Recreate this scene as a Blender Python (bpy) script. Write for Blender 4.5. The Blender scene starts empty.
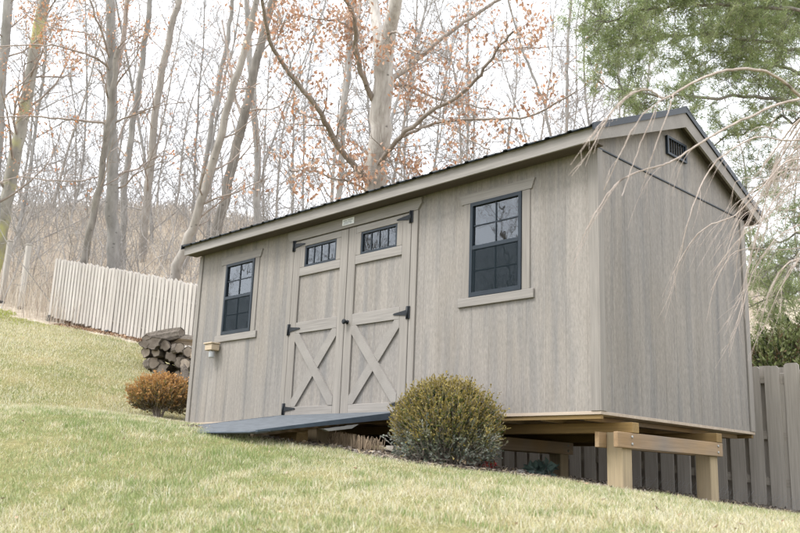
import bpy, bmesh, math, random
import numpy as np
from mathutils import Matrix, Vector
R_ = math.radians
scene = bpy.context.scene
COL = scene.collection

# ------------------------------------------------------------------ camera, sky, sun, exposure
FPX = 874.868
CAM = np.array([9.7736, -5.8397, -.5398]); YAW, PIT, ROL = .8029, .2344, .0386
FW = np.array([-math.sin(YAW)*math.cos(PIT), math.cos(YAW)*math.cos(PIT), math.sin(PIT)])
_r = np.array([math.cos(YAW), math.sin(YAW), 0.0]); _u = np.cross(_r, FW)
RT = math.cos(ROL)*_r + math.sin(ROL)*_u; UP = -math.sin(ROL)*_r + math.cos(ROL)*_u
cam = bpy.data.cameras.new('camera'); camo = bpy.data.objects.new('camera', cam); COL.objects.link(camo)
M = Matrix.Identity(4)
for i in range(3):
    M[i][0], M[i][1], M[i][2], M[i][3] = RT[i], UP[i], -FW[i], CAM[i]
camo.matrix_world = M
cam.sensor_width = 36; cam.lens = FPX/800*36; cam.clip_end = 2000; cam.clip_start = .05
cam.dof.use_dof = True; cam.dof.focus_distance = 9.0; cam.dof.aperture_fstop = 4.0
scene.camera = camo

SUN_EL, SUN_AZ = 58, 200            # degrees; azimuth of the sun, clockwise from +Y
w = bpy.data.worlds.new('World'); scene.world = w; w.use_nodes = True
nt = w.node_tree; nt.nodes.clear()
sky = nt.nodes.new('ShaderNodeTexSky'); sky.sky_type = 'NISHITA'; sky.sun_disc = False
sky.sun_elevation = R_(SUN_EL); sky.sun_rotation = R_(SUN_AZ); sky.air_density = 1.0; sky.dust_density = 4.0
hs = nt.nodes.new('ShaderNodeHueSaturation'); hs.inputs['Saturation'].default_value = .10
mx = nt.nodes.new('ShaderNodeMix'); mx.data_type = 'RGBA'; mx.inputs['Factor'].default_value = .8
mx.inputs[7].default_value = (9.0, 9.4, 10.1, 1)       # even overcast cloud, over the sky's own brightness
bg = nt.nodes.new('ShaderNodeBackground'); bg.inputs['Strength'].default_value = .115
ow = nt.nodes.new('ShaderNodeOutputWorld')
nt.links.new(sky.outputs[0], hs.inputs['Color']); nt.links.new(hs.outputs[0], mx.inputs[6])
nt.links.new(mx.outputs[2], bg.inputs[0]); nt.links.new(bg.outputs[0], ow.inputs[0])
sl = bpy.data.lights.new('sun', 'SUN'); sl.energy = 1.5; sl.angle = R_(20); sl.color = (1, .985, .96)
so = bpy.data.objects.new('sun', sl); COL.objects.link(so)
_el, _az = R_(SUN_EL), R_(SUN_AZ)
sd = Vector((math.sin(_az)*math.cos(_el), math.cos(_az)*math.cos(_el), math.sin(_el)))
so.rotation_euler = sd.to_track_quat('Z', 'Y').to_euler()
vs = scene.view_settings
vs.view_transform = 'Standard'; vs.look = 'None'; vs.gamma = 1; vs.use_curve_mapping = False
vs.exposure = 1.42

# ------------------------------------------------------------------ helpers
rng = np.random.default_rng(7); random.seed(7)
def ray(u, v): return FW + RT*(u-400)/FPX - UP*(v-266.5)/FPX
def dep(u, v, Z): return CAM + ray(u, v)*Z
def at(u, v, axis, val):
    d = ray(u, v); return CAM + d*(val-CAM[axis])/d[axis]

WL = {}
def link(o, parent=None, loc=(0, 0, 0)):
    COL.objects.link(o); loc = Vector(loc); WL[o.name] = loc
    if parent is not None:
        o.parent = parent; o.location = loc - WL[parent.name]
    else: o.location = loc
    return o
def empty(name, loc, label, cat, group=None):
    o = bpy.data.objects.new(name, None); o.empty_display_size = .2
    link(o, None, loc); return tag(o, label, cat, group)
def tag(o, label=None, cat=None, group=None, kind=None):
    if label: o['label'] = label
    if cat: o['category'] = cat
    if group: o['group'] = group
    if kind: o['kind'] = kind
    return o
def mesh_np(name, V, F, mat, smooth=False, col=None, matidx=None):
    """V (n,3); F list of index arrays (m,k) of one or several k"""
    me = bpy.data.meshes.new(name); V = np.asarray(V, np.float32)
    if not isinstance(F, list): F = [F]
    F = [np.asarray(f, np.int32) for f in F if len(f)]
    me.vertices.add(len(V)); me.vertices.foreach_set('co', V.ravel())
    nl = sum(f.size for f in F); nf = sum(len(f) for f in F)
    me.loops.add(nl); me.polygons.add(nf)
    me.loops.foreach_set('vertex_index', np.concatenate([f.ravel() for f in F]))
    st = []; s = 0
    for f in F:
        st.append(s + np.arange(len(f))*f.shape[1]); s += f.size
    me.polygons.foreach_set('loop_start', np.concatenate(st).astype(np.int32))
    me.polygons.foreach_set('use_smooth', np.full(nf, smooth))
    if matidx is not None: me.polygons.foreach_set('material_index', np.asarray(matidx, np.int32))
    for m in (mat if isinstance(mat, (list, tuple)) else [mat]): me.materials.append(m)
    if col is not None:
        a = me.attributes.new('col', 'FLOAT_COLOR', 'POINT')
        c = np.ones((len(V), 4), np.float32); c[:, :3] = col; a.data.foreach_set('color', c.ravel())
    me.update(calc_edges=True); me.validate()
    return me
_bc = {}
def box_mesh(size, mat, c):
    key = (tuple(round(s, 4) for s in size), mat.name, round(c, 4))
    if key in _bc: return _bc[key]
    bm = bmesh.new(); h = [s/2 for s in size]; c = min(c, min(h)*.6)
    for sx in (-1, 1):
        for sy in (-1, 1):
            for sz in (-1, 1):
                for k in range(3):
                    s = (sx, sy, sz)
                    bm.verts.new([s[i]*(h[i]-(0 if i == k else c)) for i in range(3)])
    bmesh.ops.convex_hull(bm, input=bm.verts)
    bmesh.ops.dissolve_limit(bm, angle_limit=.01, verts=bm.verts, edges=bm.edges)
    me = bpy.data.meshes.new('board'); bm.to_mesh(me); bm.free(); me.materials.append(mat)
    _bc[key] = me; return me
def box(name, lo, hi, mat, parent=None, c=.004, rot=None):
    lo, hi = np.array(lo, float), np.array(hi, float)
    o = bpy.data.objects.new(name, box_mesh(hi-lo, mat, c)); link(o, parent, (lo+hi)/2)
    if rot: o.rotation_euler = rot
    return o
def prism(name, pts, axis, a, b, mat, parent=None):
    """polygon pts (2D) extruded along axis from a to b. axis 0: pts are (y,z); axis 1: (x,z); axis 2: (x,y)"""
    n = len(pts); V = []
    for t in (a, b):
        for p in pts:
            V.append({0: (t, p[0], p[1]), 1: (p[0], t, p[1]), 2: (p[0], p[1], t)}[axis])
    F = [list(range(n))[::-1], list(range(n, 2*n))] + [[i, (i+1) % n, n+(i+1) % n, n+i] for i in range(n)]
    V = np.array(V); cen = V.mean(0)
    me = bpy.data.meshes.new(name); me.from_pydata((V-cen).tolist(), [], F); me.materials.append(mat)
    bm = bmesh.new(); bm.from_mesh(me); bmesh.ops.recalc_face_normals(bm, faces=bm.faces); bm.to_mesh(me); bm.free()
    o = bpy.data.objects.new(name, me); return link(o, parent, cen)
def lathe(name, prof, mat, parent=None, loc=(0, 0, 0), n=14, rot=None, smooth=True):
    V = []; F = []
    for r, z in prof:
        for k in range(n):
            a = 2*math.pi*k/n; V.append((r*math.cos(a), r*math.sin(a), z))
    m = len(prof)
    for i in range(m-1):
        for k in range(n): F.append((i*n+k, i*n+(k+1) % n, (i+1)*n+(k+1) % n, (i+1)*n+k))
    F.append(tuple(range(n))[::-1]); F.append(tuple((m-1)*n+k for k in range(n)))
    me = bpy.data.meshes.new(name); me.from_pydata(V, [], F); me.materials.append(mat)
    for p in me.polygons: p.use_smooth = smooth and len(p.vertices) == 4
    o = bpy.data.objects.new(name, me); link(o, parent, loc)
    if rot: o.rotation_euler = rot
    return o
class Tubes:
    def __init__(s): s.V = []; s.F = []; s.n = 0
    def add(s, P, rad, sides=4):
        P = np.asarray(P, float); rad = np.asarray(rad, float); m = len(P)
        T = np.empty_like(P); T[1:-1] = P[2:]-P[:-2]; T[0] = P[1]-P[0]; T[-1] = P[-1]-P[-2]
        T /= np.linalg.norm(T, axis=1)[:, None]+1e-9
        a = np.array([0, 0, 1.0]) if abs(T[0][2]) < .8 else np.array([1.0, 0, 0])
        A = np.cross(T, a); A /= np.linalg.norm(A, axis=1)[:, None]+1e-9; B = np.cross(T, A)
        th = np.arange(sides)*2*math.pi/sides
        ring = (P[:, None, :] + rad[:, None, None]*(np.cos(th)[None, :, None]*A[:, None, :] + np.sin(th)[None, :, None]*B[:, None, :]))
        s.V.append(ring.reshape(-1, 3))
        i = (np.arange(m-1)*sides)[:, None]; k = np.arange(sides)[None, :]; k2 = (k+1) % sides
        s.F.append(np.stack([i+k, i+k2, i+sides+k2, i+sides+k], -1).reshape(-1, 4)+s.n)
        s.n += m*sides
    def obj(s, name, mat, parent=None, loc=(0, 0, 0), smooth=True):
        me = mesh_np(name, np.concatenate(s.V)-np.array(loc), np.concatenate(s.F), mat, smooth)
        return link(bpy.data.objects.new(name, me), parent, loc)
def smooth_poly(P, k=4):
    """Catmull-Rom through the points"""
    P = np.asarray(P, float); Q = np.vstack([2*P[0]-P[1], P, 2*P[-1]-P[-2]]); out = []
    for i in range(1, len(Q)-2):
        for t in np.arange(k)/k:
            a, b, c, d = Q[i-1], Q[i], Q[i+1], Q[i+2]
            out.append(.5*((2*b)+(-a+c)*t+(2*a-5*b+4*c-d)*t*t+(-a+3*b-3*c+d)*t**3))
    out.append(P[-1]); return np.array(out)
def vnoise(x, y, s, seed=0):
    """smooth value noise for scattering"""
    x = np.asarray(x)/s; y = np.asarray(y)/s
    xi, yi = np.floor(x).astype(int), np.floor(y).astype(int); fx, fy = x-xi, y-yi
    fx = fx*fx*(3-2*fx); fy = fy*fy*(3-2*fy)
    def h(a, b):
        n = (a*374761393 + b*668265263 + seed*1442695041) & 0xffffffff
        n = ((n ^ (n >> 13))*1274126177) & 0xffffffff
        return ((n ^ (n >> 16)) & 0xffff)/65535.0
    return (h(xi, yi)*(1-fx)+h(xi+1, yi)*fx)*(1-fy)+(h(xi, yi+1)*(1-fx)+h(xi+1, yi+1)*fx)*fy

# ------------------------------------------------------------------ materials
def new_mat(name):
    m = bpy.data.materials.new(name); m.use_nodes = True; m.node_tree.nodes.clear(); return m, m.node_tree
def N(t, typ, **kw):
    n = t.nodes.new(typ)
    for k, v in kw.items(): setattr(n, k, v)
    return n
def ramp(t, fac, stops):
    r = N(t, 'ShaderNodeValToRGB'); e = r.color_ramp.elements
    while len(e) < len(stops): e.new(.5)
    for i, (p, c) in enumerate(stops): e[i].position = p; e[i].color = (*c, 1)
    t.links.new(fac, r.inputs[0]); return r.outputs[0]
def mixc(t, fac, a, b, mode='MIX'):
    m = N(t, 'ShaderNodeMix', data_type='RGBA', blend_type=mode)
    for s, v in ((m.inputs['Factor'], fac), (m.inputs[6], a), (m.inputs[7], b)):
        if isinstance(v, bpy.types.NodeSocket): t.links.new(v, s)
        elif isinstance(v, (int, float)): s.default_value = v
        else: s.default_value = (*v, 1)
    return m.outputs[2]
def noise(t, scale, detail=3, vec=None, rough=.55, scl=None):
    n = N(t, 'ShaderNodeTexNoise'); n.inputs['Scale'].default_value = scale; n.inputs['Detail'].default_value = detail
    n.inputs['Roughness'].default_value = rough
    if vec is None: vec = N(t, 'ShaderNodeNewGeometry').outputs['Position']
    if scl:
        mp = N(t, 'ShaderNodeMapping'); mp.inputs['Scale'].default_value = scl
        t.links.new(vec, mp.inputs[0]); vec = mp.outputs[0]
    t.links.new(vec, n.inputs['Vector']); return n.outputs['Fac']
def finish(m, t, color, rough=.7, bump=None, bstr=.3, bdist=.01, metal=0, spec=.3):
    b = N(t, 'ShaderNodeBsdfPrincipled'); o = N(t, 'ShaderNodeOutputMaterial')
    if isinstance(color, bpy.types.NodeSocket): t.links.new(color, b.inputs['Base Color'])
    else: b.inputs['Base Color'].default_value = (*color, 1)
    if isinstance(rough, bpy.types.NodeSocket): t.links.new(rough, b.inputs['Roughness'])
    else: b.inputs['Roughness'].default_value = rough
    b.inputs['Metallic'].default_value = metal; b.inputs['Specular IOR Level'].default_value = spec
    if bump is not None:
        bp = N(t, 'ShaderNodeBump'); bp.inputs['Strength'].default_value = bstr; bp.inputs['Distance'].default_value = bdist
        t.links.new(bump, bp.inputs['Height']); t.links.new(bp.outputs[0], b.inputs['Normal'])
    t.links.new(b.outputs[0], o.inputs[0]); return m
def objrand(t, lo, hi):
    oi = N(t, 'ShaderNodeObjectInfo'); mr = N(t, 'ShaderNodeMapRange')
    mr.inputs[3].default_value = lo; mr.inputs[4].default_value = hi
    t.links.new(oi.outputs['Random'], mr.inputs[0]); return mr.outputs[0]
def scalec(t, c, f):
    cb = N(t, 'ShaderNodeCombineColor')
    for i in range(3): t.links.new(f, cb.inputs[i])
    return mixc(t, 1.0, c, cb.outputs[0], 'MULTIPLY')
def wood(name, a, b, along=2, fine=70, var=.1, c3=None, bstr=.35, rough=.75, streak=5.0):
    """weathered boards: grain drawn out along one axis, stain patches, a different tone for every board"""
    m, t = new_mat(name)
    s = [1, 1, 1]; s[along] = .045
    g = noise(t, fine, 4, scl=s); s2 = [1, 1, 1]; s2[along] = .1
    p = noise(t, streak, 3, scl=s2); q = noise(t, 1.1, 3)
    c = ramp(t, p, [(.3, a), (.7, b)])
    if c3: c = mixc(t, ramp(t, q, [(.42, (0, 0, 0)), (.7, (.75, .75, .75))]), c, c3)
    gr = ramp(t, g, [(.25, (.78, .78, .78)), (.75, (1.12, 1.12, 1.12))])
    c = mixc(t, 1, c, gr, 'MULTIPLY')
    if var: c = scalec(t, c, objrand(t, 1-var, 1+var))
    return finish(m, t, c, rough, g, bstr, .004)
def plain(name, c, rough=.6, var=.15, scale=8, metal=0, bstr=.1, spec=.3):
    m, t = new_mat(name); n = noise(t, scale, 4)
    cc = ramp(t, n, [(.3, tuple(x*(1-var) for x in c)), (.7, tuple(min(1, x*(1+var)) for x in c))])
    return finish(m, t, cc, rough, noise(t, scale*12, 2), bstr, .002, metal, spec)
def leafmat(name, trans=.3, rough=.6, gain=1.0):
    m, t = new_mat(name); a = N(t, 'ShaderNodeAttribute', attribute_name='col')
    c = a.outputs['Color']
    d = N(t, 'ShaderNodeBsdfPrincipled'); d.inputs['Roughness'].default_value = rough; d.inputs['Specular IOR Level'].default_value = .2
    tr = N(t, 'ShaderNodeBsdfTranslucent'); mxs = N(t, 'ShaderNodeMixShader'); mxs.inputs[0].default_value = trans
    t.links.new(c, d.inputs['Base Color']); t.links.new(c, tr.inputs[0])
    o = N(t, 'ShaderNodeOutputMaterial')
    t.links.new(d.outputs[0], mxs.inputs[1]); t.links.new(tr.outputs[0], mxs.inputs[2]); t.links.new(mxs.outputs[0], o.inputs[0])
    return m

def siding_material(name, a, b, c3, c4, var):
    m, t = new_mat(name)
    wide = noise(t, 3.2, 4, scl=(1, 1, .16)); fine = noise(t, 26, 4, scl=(1, 1, .05))
    blot = noise(t, .9, 4); spk = noise(t, 75, 4, scl=(1, 1, .28), rough=.7)
    c = ramp(t, wide, [(.34, a), (.66, b)])
    c = mixc(t, ramp(t, blot, [(.40, (0, 0, 0)), (.68, (.85, .85, .85))]), c, c3)
    st = noise(t, 7, 3, scl=(1, 1, .07))
    c = mixc(t, ramp(t, st, [(.47, (0, 0, 0)), (.68, (.75, .75, .75))]), c, c4)
    # fine upright grain and speckle multiplied over the whole siding
    c = mixc(t, 1, c, ramp(t, fine, [(.25, (.86, .86, .86)), (.75, (1.1, 1.1, 1.1))]), 'MULTIPLY')
    c = mixc(t, 1, c, ramp(t, spk, [(.32, (.80, .80, .79)), (.68, (1.14, 1.14, 1.14))]), 'MULTIPLY')
    c = scalec(t, c, objrand(t, 1-var, 1+var))
    return finish(m, t, c, .8, spk, .5, .004, spec=.2)
MAT = {}
MAT['siding'] = siding_material('siding', (.222, .199, .175), (.270, .244, .218), (.224, .207, .192), (.166, .160, .156), .004)
MAT['gable'] = MAT['siding']
def soft(name, a, b):
    m, t = new_mat(name); n = noise(t, 5, 4); f_ = noise(t, 120, 3)
    c = mixc(t, 1, ramp(t, n, [(.3, a), (.7, b)]), ramp(t, f_, [(.25, (.88, .88, .88)), (.75, (1.08, 1.08, 1.08))]), 'MULTIPLY')
    return finish(m, t, scalec(t, c, objrand(t, .96, 1.04)), .8, f_, .3, .003, spec=.2)
MAT['trim_n'] = soft('trim_n', (.208, .191, .173), (.256, .237, .216))
MAT['trim'] = wood('trim', (.208, .188, .167), (.252, .23, .206), 2, 60, .03, streak=3, bstr=.2)
MAT['trim_x'] = wood('trim_x', (.215, .197, .178), (.262, .242, .221), 0, 60, .03, streak=3, bstr=.2)
MAT['trim_y'] = wood('trim_y', (.35, .315, .275), (.44, .40, .35), 1, 60, .03, streak=3)
MAT['soffit_shade'] = wood('soffit_shade', (.075, .06, .048), (.11, .09, .072), 0, 40, .03)  # shadow under the roof overhang is put into this dark tone
MAT['frame'] = plain('dark_frame', (.013, .020, .028), .45, .2, 6)
MAT['iron'] = plain('black_iron', (.009, .011, .014), .5, .2, 12)
MAT['roof'] = plain('dark_roof_metal', (.012, .016, .020), .42, .2, 3, .2)
MAT['pt_x'] = wood('treated_lumber_x', (.20, .125, .045), (.28, .185, .075), 0, 50, .1, (.17, .12, .06))
MAT['pt_y'] = wood('treated_lumber_y', (.28, .175, .085), (.345, .235, .13), 1, 50, .1, (.19, .185, .185))
MAT['pt_ply'] = wood('floor_sheet_edge', (.34, .27, .21), (.42, .35, .28), 0, 50, .05)
MAT['pt_post'] = wood('treated_post', (.27, .205, .12), (.355, .28, .18), 2, 60, .05, (.30, .235, .145))
MAT['inside'] = wood('inside_studs', (.42, .29, .17), (.5, .36, .22), 2, 40, .05)
MAT['inside_dark'] = plain('inside_sheathing', (.10, .08, .06), .9, .3, 4)
MAT['fence'] = wood('fence_board', (.275, .245, .21), (.375, .34, .295), 2, 50, .12, (.32, .295, .265))
MAT['fence_rail'] = wood('fence_rail', (.27, .24, .20), (.35, .315, .27), 0, 50, .08)
MAT['picket'] = wood('picket', (.37, .335, .30), (.46, .425, .385), 2, 40, .08, streak=4)
MAT['ramp'] = plain('ramp_deck', (.066, .073, .08), .55, .25, 9)
MAT['ramp_edge'] = plain('ramp_edge', (.05, .066, .085), .45, .15, 9)
MAT['zinc'] = plain('zinc', (.34, .34, .33), .5, .15, 10, .5)
MAT['sign'] = plain('sign_white', (.72, .73, .74), .5, .04, 30)
MAT['print'] = plain('sign_print', (.35, .37, .4), .6, .1, 60)
MAT['jar'] = plain('jar_plastic', (.42, .43, .44), .35, .1, 20)
MAT['trapwood'] = wood('trap_wood', (.42, .33, .23), (.50, .41, .30), 0, 90, 0)
MAT['stone'] = plain('stone', (.38, .36, .33), .9, .3, 14, bstr=.5)
MAT['darkpost'] = plain('dark_footing', (.035, .038, .042), .7, .3, 10)
MAT['leaf'] = leafmat('leaf', .35)
MAT['needle'] = leafmat('needle', .25)
MAT['grass'] = leafmat('grass_blade', .5, .55)
MAT['shrub'] = leafmat('shrub_leaf', .22, .5)
MAT['litter'] = leafmat('litter', .1, .9)
def bark(name, a, b, scale=10, zs=.18, bstr=.8, lichen=None):
    m, t = new_mat(name); n = noise(t, scale, 6, scl=(1, 1, zs), rough=.65); p = noise(t, 1.7, 3)
    c = ramp(t, n, [(.32, a), (.68, b)])
    c = mixc(t, 1, c, ramp(t, p, [(.3, (.82, .82, .82)), (.7, (1.15, 1.15, 1.15))]), 'MULTIPLY')
    v = N(t, 'ShaderNodeTexVoronoi'); v.inputs['Scale'].default_value = 3.2
    g = N(t, 'ShaderNodeNewGeometry'); mp = N(t, 'ShaderNodeMapping'); mp.inputs['Scale'].default_value = (1.3, 1.3, 2.2)
    t.links.new(g.outputs['Position'], mp.inputs[0]); t.links.new(mp.outputs[0], v.inputs['Vector'])
    vd = N(t, 'ShaderNodeMath', operation='ADD'); t.links.new(v.outputs['Distance'], vd.inputs[0]); nn_ = N(t, 'ShaderNodeMath', operation='MULTIPLY'); nn_.inputs[1].default_value = .22; t.links.new(noise(t, 14, 3), nn_.inputs[0]); t.links.new(nn_.outputs[0], vd.inputs[1])
    c = mixc(t, ramp(t, vd.outputs[0], [(.17, (.8, .8, .8)), (.26, (0, 0, 0))]), c, tuple(x*.4 for x in a))
    if lichen: c = mixc(t, ramp(t, noise(t, 1.1, 3), [(.5, (0, 0, 0)), (.62, (.8, .8, .8))]), c, lichen)
    c = scalec(t, c, objrand(t, .9, 1.1))
    return finish(m, t, c, .9, n, bstr, .02, spec=.1)
MAT['bark_oak'] = bark('oak_bark', (.29, .26, .23), (.50, .465, .425), 16, .1)
MAT['bark_beech'] = bark('grey_bark', (.225, .212, .197), (.325, .308, .288), 9, .35)
MAT['bark_dark'] = bark('dark_bark', (.16, .145, .128), (.26, .237, .212), 14, .12)
MAT['bark_tan'] = bark('tan_bark', (.255, .228, .20), (.345, .315, .283), 14, .12)
MAT['bark_lichen'] = bark('lichen_bark', (.25, .235, .205), (.355, .332, .295), 9, .3, lichen=(.45, .43, .18))
MAT['limb'] = bark('limb_bark', (.22, .185, .155), (.36, .315, .275), 20, .3)
MAT['twig'] = plain('twig', (.30, .25, .215), .9, .25, 5)
MAT['twig_pale'] = plain('pale_twig', (.31, .29, .27), .9, .2, 4)
MAT['cherry'] = bark('cherry_twig', (.31, .25, .21), (.47, .40, .355), 30, .3)
MAT['pine_bark'] = bark('pine_bark', (.12, .11, .095), (.24, .22, .19), 16, .3)
MAT['log_bark'] = bark('log_bark', (.07, .058, .048), (.17, .145, .12), 18, 1)
def cutmat():
    m, t = new_mat('log_end'); n = noise(t, 9, 4); q = noise(t, 60, 3)
    c = ramp(t, n, [(.3, (.17, .135, .105)), (.7, (.31, .26, .21))]); c = scalec(t, c, objrand(t, .55, 1.35))
    return finish(m, t, c, .9, q, .5, .005)
MAT['log_end'] = cutmat()
MAT['split'] = wood('split_wood', (.36, .27, .19), (.5, .41, .31), 1, 30, .2)
def glassmat():
    m, t = new_mat('window_glass')
    n = noise(t, 3.5, 2); bp = N(t, 'ShaderNodeBump'); bp.inputs['Strength'].default_value = .03; bp.inputs['Distance'].default_value = .05
    t.links.new(n, bp.inputs['Height'])
    tr = N(t, 'ShaderNodeBsdfTransparent'); tr.inputs[0].default_value = (.55, .6, .62, 1)
    gl = N(t, 'ShaderNodeBsdfGlossy'); gl.inputs['Roughness'].default_value = .01; gl.inputs[0].default_value = (.9, .95, 1, 1)
    fr = N(t, 'ShaderNodeFresnel'); fr.inputs[0].default_value = 2.0
    for s in (gl, fr): t.links.new(bp.outputs[0], s.inputs['Normal'])
    mxs = N(t, 'ShaderNodeMixShader'); o = N(t, 'ShaderNodeOutputMaterial')
    t.links.new(fr.outputs[0], mxs.inputs[0]); t.links.new(tr.outputs[0], mxs.inputs[1]); t.links.new(gl.outputs[0], mxs.inputs[2])
    t.links.new(mxs.outputs[0], o.inputs[0]); return m
MAT['glass'] = glassmat()
def screenmat():
    m, t = new_mat('insect_screen')
    tr = N(t, 'ShaderNodeBsdfTransparent'); df = N(t, 'ShaderNodeBsdfDiffuse'); df.inputs[0].default_value = (.02, .027, .032, 1)
    mxs = N(t, 'ShaderNodeMixShader'); mxs.inputs[0].default_value = .42; o = N(t, 'ShaderNodeOutputMaterial')
    t.links.new(tr.outputs[0], mxs.inputs[1]); t.links.new(df.outputs[0], mxs.inputs[2]); t.links.new(mxs.outputs[0], o.inputs[0]); return m
MAT['screen'] = screenmat()

# ------------------------------------------------------------------ ground
def plane_z(x, y): return -.015-.096*x-.045*y
CP = [(x, y, plane_z(x, y)) for x in (0, 2, 4, 6, 7.5) for y in (-1, 1, 3.7)]
CP += [(7.05, -3.2, -.78), (5, -4, -.84), (3.4, -3.4, -.54), (8.4, -1.9, -.76), (9.77, -5.84, -1.5), (12, -8, -1.95), (14, -4, -1.7), (10, 0, -1.0),
       (-.65, -2.05, .04), (-1.7, -1.6, .13), (1.4, -2.6, -.12), (2.4, -1.7, -.175), (1.2, -1.7, -.065), (3.1, -1.75, -.245), (.3, -1.5, .02), (2.0, -1.1, -.155), (-1.0, .13, .09), (-1.2, 1.2, .22), (-3, -5, -.3), (0, -6, -.95), (-9, -4, 1.3), (-8, -10, -.3),
       (0, 8, .9), (4, 8, -.1), (8, 8, -.8), (12, 6, -1.2), (0, 20, 4.2), (8, 20, .8), (14, 20, -.6), (22, 20, -.8), (-2, 30, 6.5),
       (10, 35, 1.4), (22, 0, -2.2), (22, -18, -3.3), (0, -20, -3), (-25, -20, 0.5)]
for u, v, Z in [(175, 374, 15.5), (145, 358, 16), (190, 358, 17), (50, 321, 20), (0, 306, 21), (60, 372, 13.2), (100, 345, 16.3), (60, 275, 26), (100, 232, 34), (0, 232, 34),
                (200, 240, 34), (300, 262, 34), (100, 214, 45), (-60, 214, 45), (250, 225, 45)]:
    CP.append(tuple(dep(u, v, Z)))
CP = np.array(CP)
def _k(d2): return .5*d2*np.log(d2+1e-9)
_n = len(CP); _A = np.zeros((_n+3, _n+3))
_A[:_n, :_n] = _k(((CP[:, None, :2]-CP[None, :, :2])**2).sum(-1)) + np.eye(_n)*.02
_A[:_n, _n] = 1; _A[:_n, _n+1:] = CP[:, :2]; _A[_n, :_n] = 1; _A[_n+1:, :_n] = CP[:, :2].T
_S = np.linalg.solve(_A, np.concatenate([CP[:, 2], np.zeros(3)]))
def gz(x, y):
    x = np.clip(np.atleast_1d(np.asarray(x, float)), -38, 24); y = np.clip(np.atleast_1d(np.asarray(y, float)), -22, 36)
    out = np.empty(len(x))
    for i in range(0, len(x), 50000):
        a, b = x[i:i+50000], y[i:i+50000]
        d2 = (a[:, None]-CP[None, :, 0])**2 + (b[:, None]-CP[None, :, 1])**2
        out[i:i+50000] = _k(d2) @ _S[:_n] + _S[_n] + _S[_n+1]*a + _S[_n+2]*b
    return out
def g1(x, y): return float(gz(x, y)[0])
def axis_pts(lo, hi, step, far):
    a = list(np.arange(lo, hi+1e-6, step)); s = step; v = hi
    while v < far: s *= 1.35; v += s; a.append(v)
    s = step; v = lo
    while v > -far: s *= 1.35; v -= s; a.insert(0, v)
    return np.array(a)
# lawn edge: where mown grass gives way to bare mulch round the shed
EX = np.array([-.3, 0, 2.1, 2.25, 3.6, 3.9, 4.4, 5.2, 5.5, 5.8, 6.25, 6.26]); EY = np.array([.3, .1, .1, -1.45, -1.25, -.85, -1.02, -.95, -.35, .12, .2, .2])
FENCE_Y = 3.7
PF0, PF1 = dep(50, 321, 20)[:2], dep(190, 358, 17)[:2]           # picket fence line
def pf_side(x, y):                                                # >0 behind the picket fence
    d = (PF1-PF0)/np.linalg.norm(PF1-PF0); return d[0]*(y-PF0[1]) - d[1]*(x-PF0[0])
def surf(x, y):
    """0 lawn, 1 mulch and soil, 2 woodland litter"""
    x, y = np.asarray(x), np.asarray(y); s = np.zeros(len(x))
    e = np.interp(x, EX, EY) + .12*(vnoise(x, y, .35, 3)-.5)
    s[(x > -.25) & (x < 6.3) & (y > e) & (y < FENCE_Y+.3)] = 1
    s[(y > FENCE_Y) | ((x < -.2) & (pf_side(x, y) > -.35+.5*(vnoise(x, y, .5, 9)-.5)))] = 2
    return s
gx, gy = axis_pts(-14, 12, .14, 420), axis_pts(-9, 8, .14, 420)
X, Y = np.meshgrid(gx, gy, indexing='ij'); xf, yf = X.ravel(), Y.ravel()
Zg = gz(xf, yf) + (vnoise(xf, yf, .6, 1)-.5)*.03 + (vnoise(xf, yf, .22, 2)-.5)*.015
nx, ny = len(gx), len(gy); I = np.arange(nx*ny).reshape(nx, ny)
Fg = np.stack([I[:-1, :-1], I[1:, :-1], I[1:, 1:], I[:-1, 1:]], -1).reshape(-1, 4)
sf = surf(xf, yf)
gm, t = new_mat('ground')
at_ = N(t, 'ShaderNodeAttribute', attribute_name='col'); sp = N(t, 'ShaderNodeSeparateColor'); t.links.new(at_.outputs['Color'], sp.inputs[0])
n1 = noise(t, 1.3, 4); n2 = noise(t, 30, 5); n3 = noise(t, 9, 5)
lawn = ramp(t, n1, [(.3, (.11, .125, .04)), (.55, (.18, .165, .07)), (.75, (.24, .20, .10))])
lawn = mixc(t, 1, lawn, ramp(t, n2, [(.25, (.6, .6, .6)), (.75, (1.25, 1.25, 1.25))]), 'MULTIPLY')
mul = ramp(t, n2, [(.25, (.06, .05, .042)), (.5, (.13, .115, .10)), (.75, (.23, .21, .19))])
lit = ramp(t, n3, [(.25, (.24, .19, .14)), (.5, (.40, .34, .265)), (.75, (.52, .46, .38))])
c = mixc(t, sp.outputs[0], lawn, mul); c = mixc(t, sp.outputs[1], c, lit)
finish(gm, t, c, .95, n2, .8, .03, spec=.1)
gcol = np.zeros((len(xf), 3)); gcol[:, 0] = sf == 1; gcol[:, 1] = sf == 2
me = mesh_np('ground', np.stack([xf, yf, Zg], 1), Fg, gm, True, gcol)
ground = link(bpy.data.objects.new('ground', me)); ground['kind'] = 'structure'

# ------------------------------------------------------------------ shed
L, D = 6.0018, 2.6611; PITCH_X = .2032
OE, OG = .193, .109; EZ0, EZ1, AZ1 = 2.127, 2.255, 2.885; SL = (AZ1-EZ1)/(D/2+OE); GZ = 2.15
shed = empty('garden_shed', (L/2, D/2, 0), 'weathered grey-brown wooden shed with dark metal roof raised on timber posts', 'shed')
WIN = [(.637, 1.2385, 1.045, 1.93), (4.65, 5.24, 1.045, 1.93)]; DOOR = (2.008, 3.888, 0.0, 2.0)
OPEN = WIN + [DOOR]
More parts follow.
